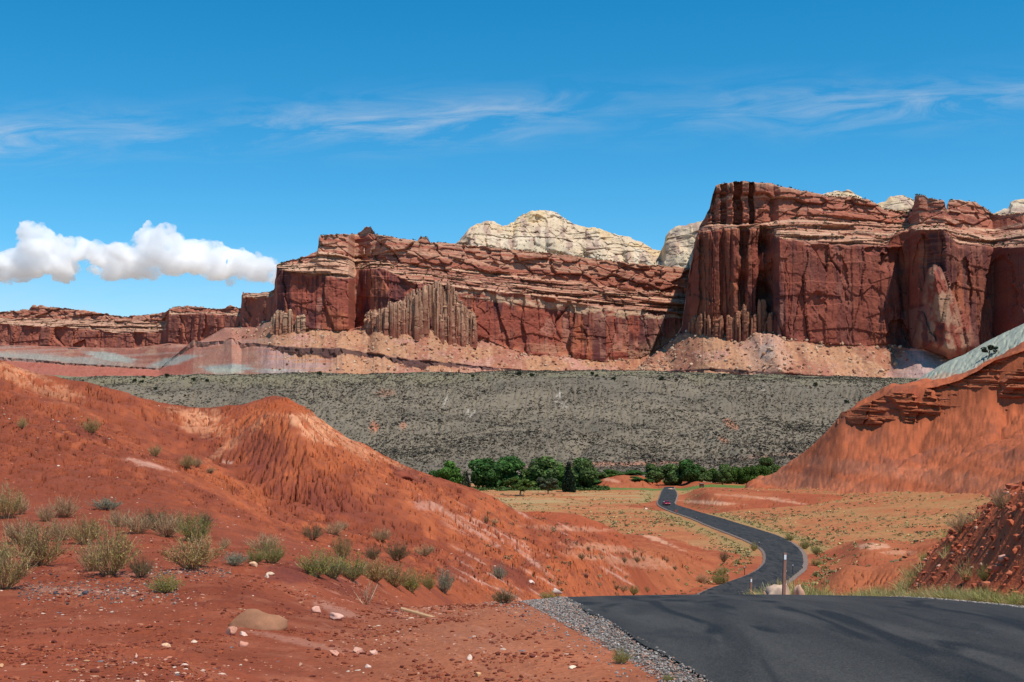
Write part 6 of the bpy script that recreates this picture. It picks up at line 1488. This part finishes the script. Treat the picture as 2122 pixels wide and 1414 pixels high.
# ------------------------------------------------------------------ red car coming towards us
def car():
    d = 408.0; x = (1381 - CX) / F * d; zg = float(zroad(np.array([d]))[0]) + .10
    o = empty('car', (x, d, zg), math.radians(7)); tag(o, 'small dark red car driving towards the camera on the winding road', 'car')
    paint = plain_mat('dark_red_paint', (.30, .008, .022), .25, spec=.6); glass = plain_mat('car_glass', (.015, .017, .022), .05, spec=.8); tyre = plain_mat('tyre_rubber', (.015, .015, .016), .9); lamp = plain_mat('headlamp', (.75, .75, .78), .1, spec=.8); chrome = plain_mat('rim_metal', (.5, .5, .52), .3, metal=1.0); trim = plain_mat('black_trim', (.02, .02, .022), .6)
    # body: side outline swept across the width (y = length, nose towards -y)
    prof = [(-2.15, .32), (-2.20, .55), (-2.08, .74), (-1.2, .90), (-1.0, .93), (-.35, 1.40), (.9, 1.44), (1.55, 1.02), (2.1, .98), (2.18, .6), (2.12, .32)]
    bm = bmesh.new()
    L = [[bm.verts.new((sx_ * (.90 if z < 1.0 else .70), y, z)) for y, z in prof] for sx_ in (-1, 1)]
    bm.faces.new(L[0]); bm.faces.new(L[1][::-1])
    for i in range(len(prof)):
        j = (i + 1) % len(prof); bm.faces.new((L[0][i], L[1][i], L[1][j], L[0][j]))
    bmesh.ops.recalc_face_normals(bm, faces=bm.faces); bm_obj('body', bm, paint, o, .05, True)
    def quad(name, pts, mat, off):
        bm = bmesh.new(); vs_ = [bm.verts.new(Vector(p) + Vector(off)) for p in pts]; f_ = bm.faces.new(vs_); e = bmesh.ops.extrude_face_region(bm, geom=[f_]); bmesh.ops.translate(bm, vec=Vector(off) * -1.5, verts=[v for v in e['geom'] if isinstance(v, bmesh.types.BMVert)]); bmesh.ops.recalc_face_normals(bm, faces=bm.faces); return bm_obj(name, bm, mat, o)
    quad('windscreen', [(-.76, -.94, .98), (.76, -.94, .98), (.64, -.40, 1.36), (-.64, -.40, 1.36)], glass, (0, -.03, .03))
    quad('rear_window', [(-.74, 1.48, 1.08), (.74, 1.48, 1.08), (.62, .97, 1.40), (-.62, .97, 1.40)], glass, (0, .03, .03))
    for s in (-1, 1):
        quad('side_window', [(s * .86, -.75, 1.0), (s * .86, 1.25, 1.02), (s * .72, .85, 1.37), (s * .72, -.32, 1.34)], glass, (s * .03, 0, .01))
        for y in (-1.35, 1.35):
            v, f = tube([[s * .70, y, .32], [s * .80, y, .32], [s * .92, y, .32]], .32, .32, 18); w = link(bpy.data.objects.new('wheel', make_mesh('wheel', v, f, None, True, tyre)), o)
            v, f = tube([[s * .90, y, .32], [s * .925, y, .32], [s * .93, y, .32]], .19, .02, 14); link(bpy.data.objects.new('rim', make_mesh('rim', v, f, None, True, chrome)), w)
        bm = bmesh.new(); box_bm(bm, (s * .66, -2.15, .66), (.34, .14, .15)); bm_obj('headlight', bm, lamp, o, .03)
        bm = bmesh.new(); box_bm(bm, (s * .98, -.72, 1.02), (.2, .12, .14)); bm_obj('wing_mirror', bm, paint, o, .03)
        bm = bmesh.new(); box_bm(bm, (s * .68, 2.14, .74), (.30, .10, .16)); bm_obj('tail_light', bm, plain_mat('tail_lamp', (.4, .01, .01), .3), o, .02)
    bm = bmesh.new(); box_bm(bm, (0, -2.17, .47), (1.15, .10, .20)); bm_obj('grille', bm, trim, o, .02)
    bm = bmesh.new(); box_bm(bm, (0, 0, .30), (1.55, 3.9, .16)); bm_obj('underbody', bm, trim, o, .02)


car()

# ------------------------------------------------------------------ fair-weather cumulus far beyond the cliffs
def cloud(name, lab, puffs, dist, dens, seed, lumps=1.0):
    bm = bmesh.new(); rng = np.random.default_rng(seed)
    for px, py, r in puffs:
        k = dist / F; c = Vector(((px - CX) * k, dist + rng.normal() * 22 * k, CAMZ + (HY - py) * k))
        res = bmesh.ops.create_icosphere(bm, subdivisions=3, radius=r * k)
        for v in res['verts']: v.co = Vector((v.co.x * 1.1, v.co.y * 1.1, v.co.z * (.95 if v.co.z > 0 else .55))) + c
        for _ in range(5):                                # cauliflower lobes round each dome
            a = rng.random() * 6.283; e = math.asin(-.25 + 1.25 * rng.random()); rr_ = r * k * (.26 + .26 * rng.random()); q_ = c + Vector((math.cos(a) * math.cos(e), math.sin(a) * math.cos(e), math.sin(e) * .9)) * (r * k * .88)
            res = bmesh.ops.create_icosphere(bm, subdivisions=2, radius=rr_)
            for v in res['verts']: v.co += q_
    me = bpy.data.meshes.new(name); bm.to_mesh(me); bm.free()
    tmp = bpy.data.objects.new(name, me); COL.objects.link(tmp)
    md = tmp.modifiers.new('r', 'REMESH'); md.mode = 'VOXEL'; md.voxel_size = 2.0 * dist / F
    dg = bpy.context.evaluated_depsgraph_get(); me2 = bpy.data.meshes.new_from_object(tmp.evaluated_get(dg)); me2.name = name
    bpy.data.objects.remove(tmp); n = len(me2.vertices); V = np.empty(n * 3, np.float32); N = np.empty(n * 3, np.float32); me2.vertices.foreach_get('co', V); me2.vertices.foreach_get('normal', N); V = V.reshape(-1, 3); N = N.reshape(-1, 3)
    k = dist / F; a, b, c = V[:, 0] / k, V[:, 1] / k, V[:, 2] / k
    nz_ = .5 * (fbm(a / 16 + b / 23, c / 16 - b / 31, 4, seed) + fbm(b / 16 + c / 19, a / 16, 4, seed + 1)) + .55 * fbm(a / 7 + b / 9, c / 7 - b / 13, 5, seed + 2, .7)
    V += N * (nz_ * 9.0 * lumps * k)[:, None]; me2.vertices.foreach_set('co', V.ravel()); me2.update()
    m = bpy.data.materials.new('cloud_vapour'); m.use_nodes = True; nt = m.node_tree; nt.nodes.clear()
    tcn = nd(nt, 'ShaderNodeTexCoord'); nz1 = nd(nt, 'ShaderNodeTexNoise', ins={'Vector': tcn.outputs['Object'], 'Scale': 1 / 190.0, 'Detail': 6.0, 'Roughness': .62})
    vol = nd(nt, 'ShaderNodeVolumeScatter', ins={'Color': (1, 1, 1, 1), 'Density': mth(nt, 'MULTIPLY', mth(nt, 'MULTIPLY_ADD', nz1.outputs[0], 5.0, -2.05, clamp=True), dens * 1.9), 'Anisotropy': .2}); out = nd(nt, 'ShaderNodeOutputMaterial'); nt.links.new(vol.outputs[0], out.inputs['Volume'])
    me2.materials.clear(); me2.materials.append(m); o = link(bpy.data.objects.new(name, me2)); return tag(o, lab, 'cloud', 'cumulus clouds above the far cliffs')


CD = 14000.0
ctop = np.array([(-60, 540), (-20, 545), (10, 545), (22, 520), (40, 508), (60, 490), (75, 468), (88, 462), (96, 480), (110, 500), (140, 492), (165, 488), (195, 490), (215, 505), (235, 512), (255, 500), (270, 512), (290, 505), (303, 485), (315, 470), (328, 466), (340, 478), (352, 480), (362, 468), (372, 478), (385, 500), (405, 500), (425, 500), (440, 492), (455, 494), (470, 508), (490, 520), (515, 522), (540, 532), (560, 534), (580, 548)])
rc_ = np.random.default_rng(12); puffs = []
for k in range(170):
    px = -50 + 625 * rc_.random(); tp_ = float(np.interp(px, ctop[:, 0], ctop[:, 1])); room = 596 - tp_
    r = float(np.clip(room * (.14 + .24 * rc_.random()), 4, 30)); f_ = rc_.random() ** 1.5
    puffs.append((px, tp_ + r * .95 + f_ * max(0, room - 1.9 * r), r))
cloud('cumulus_cloud', 'white cumulus bank with two towers above the far cliffs at left', puffs, CD, .012, 1, 1.0)
print('objects', time.time() - T0)
#OBJECTS_END
print('script done', time.time() - T0)
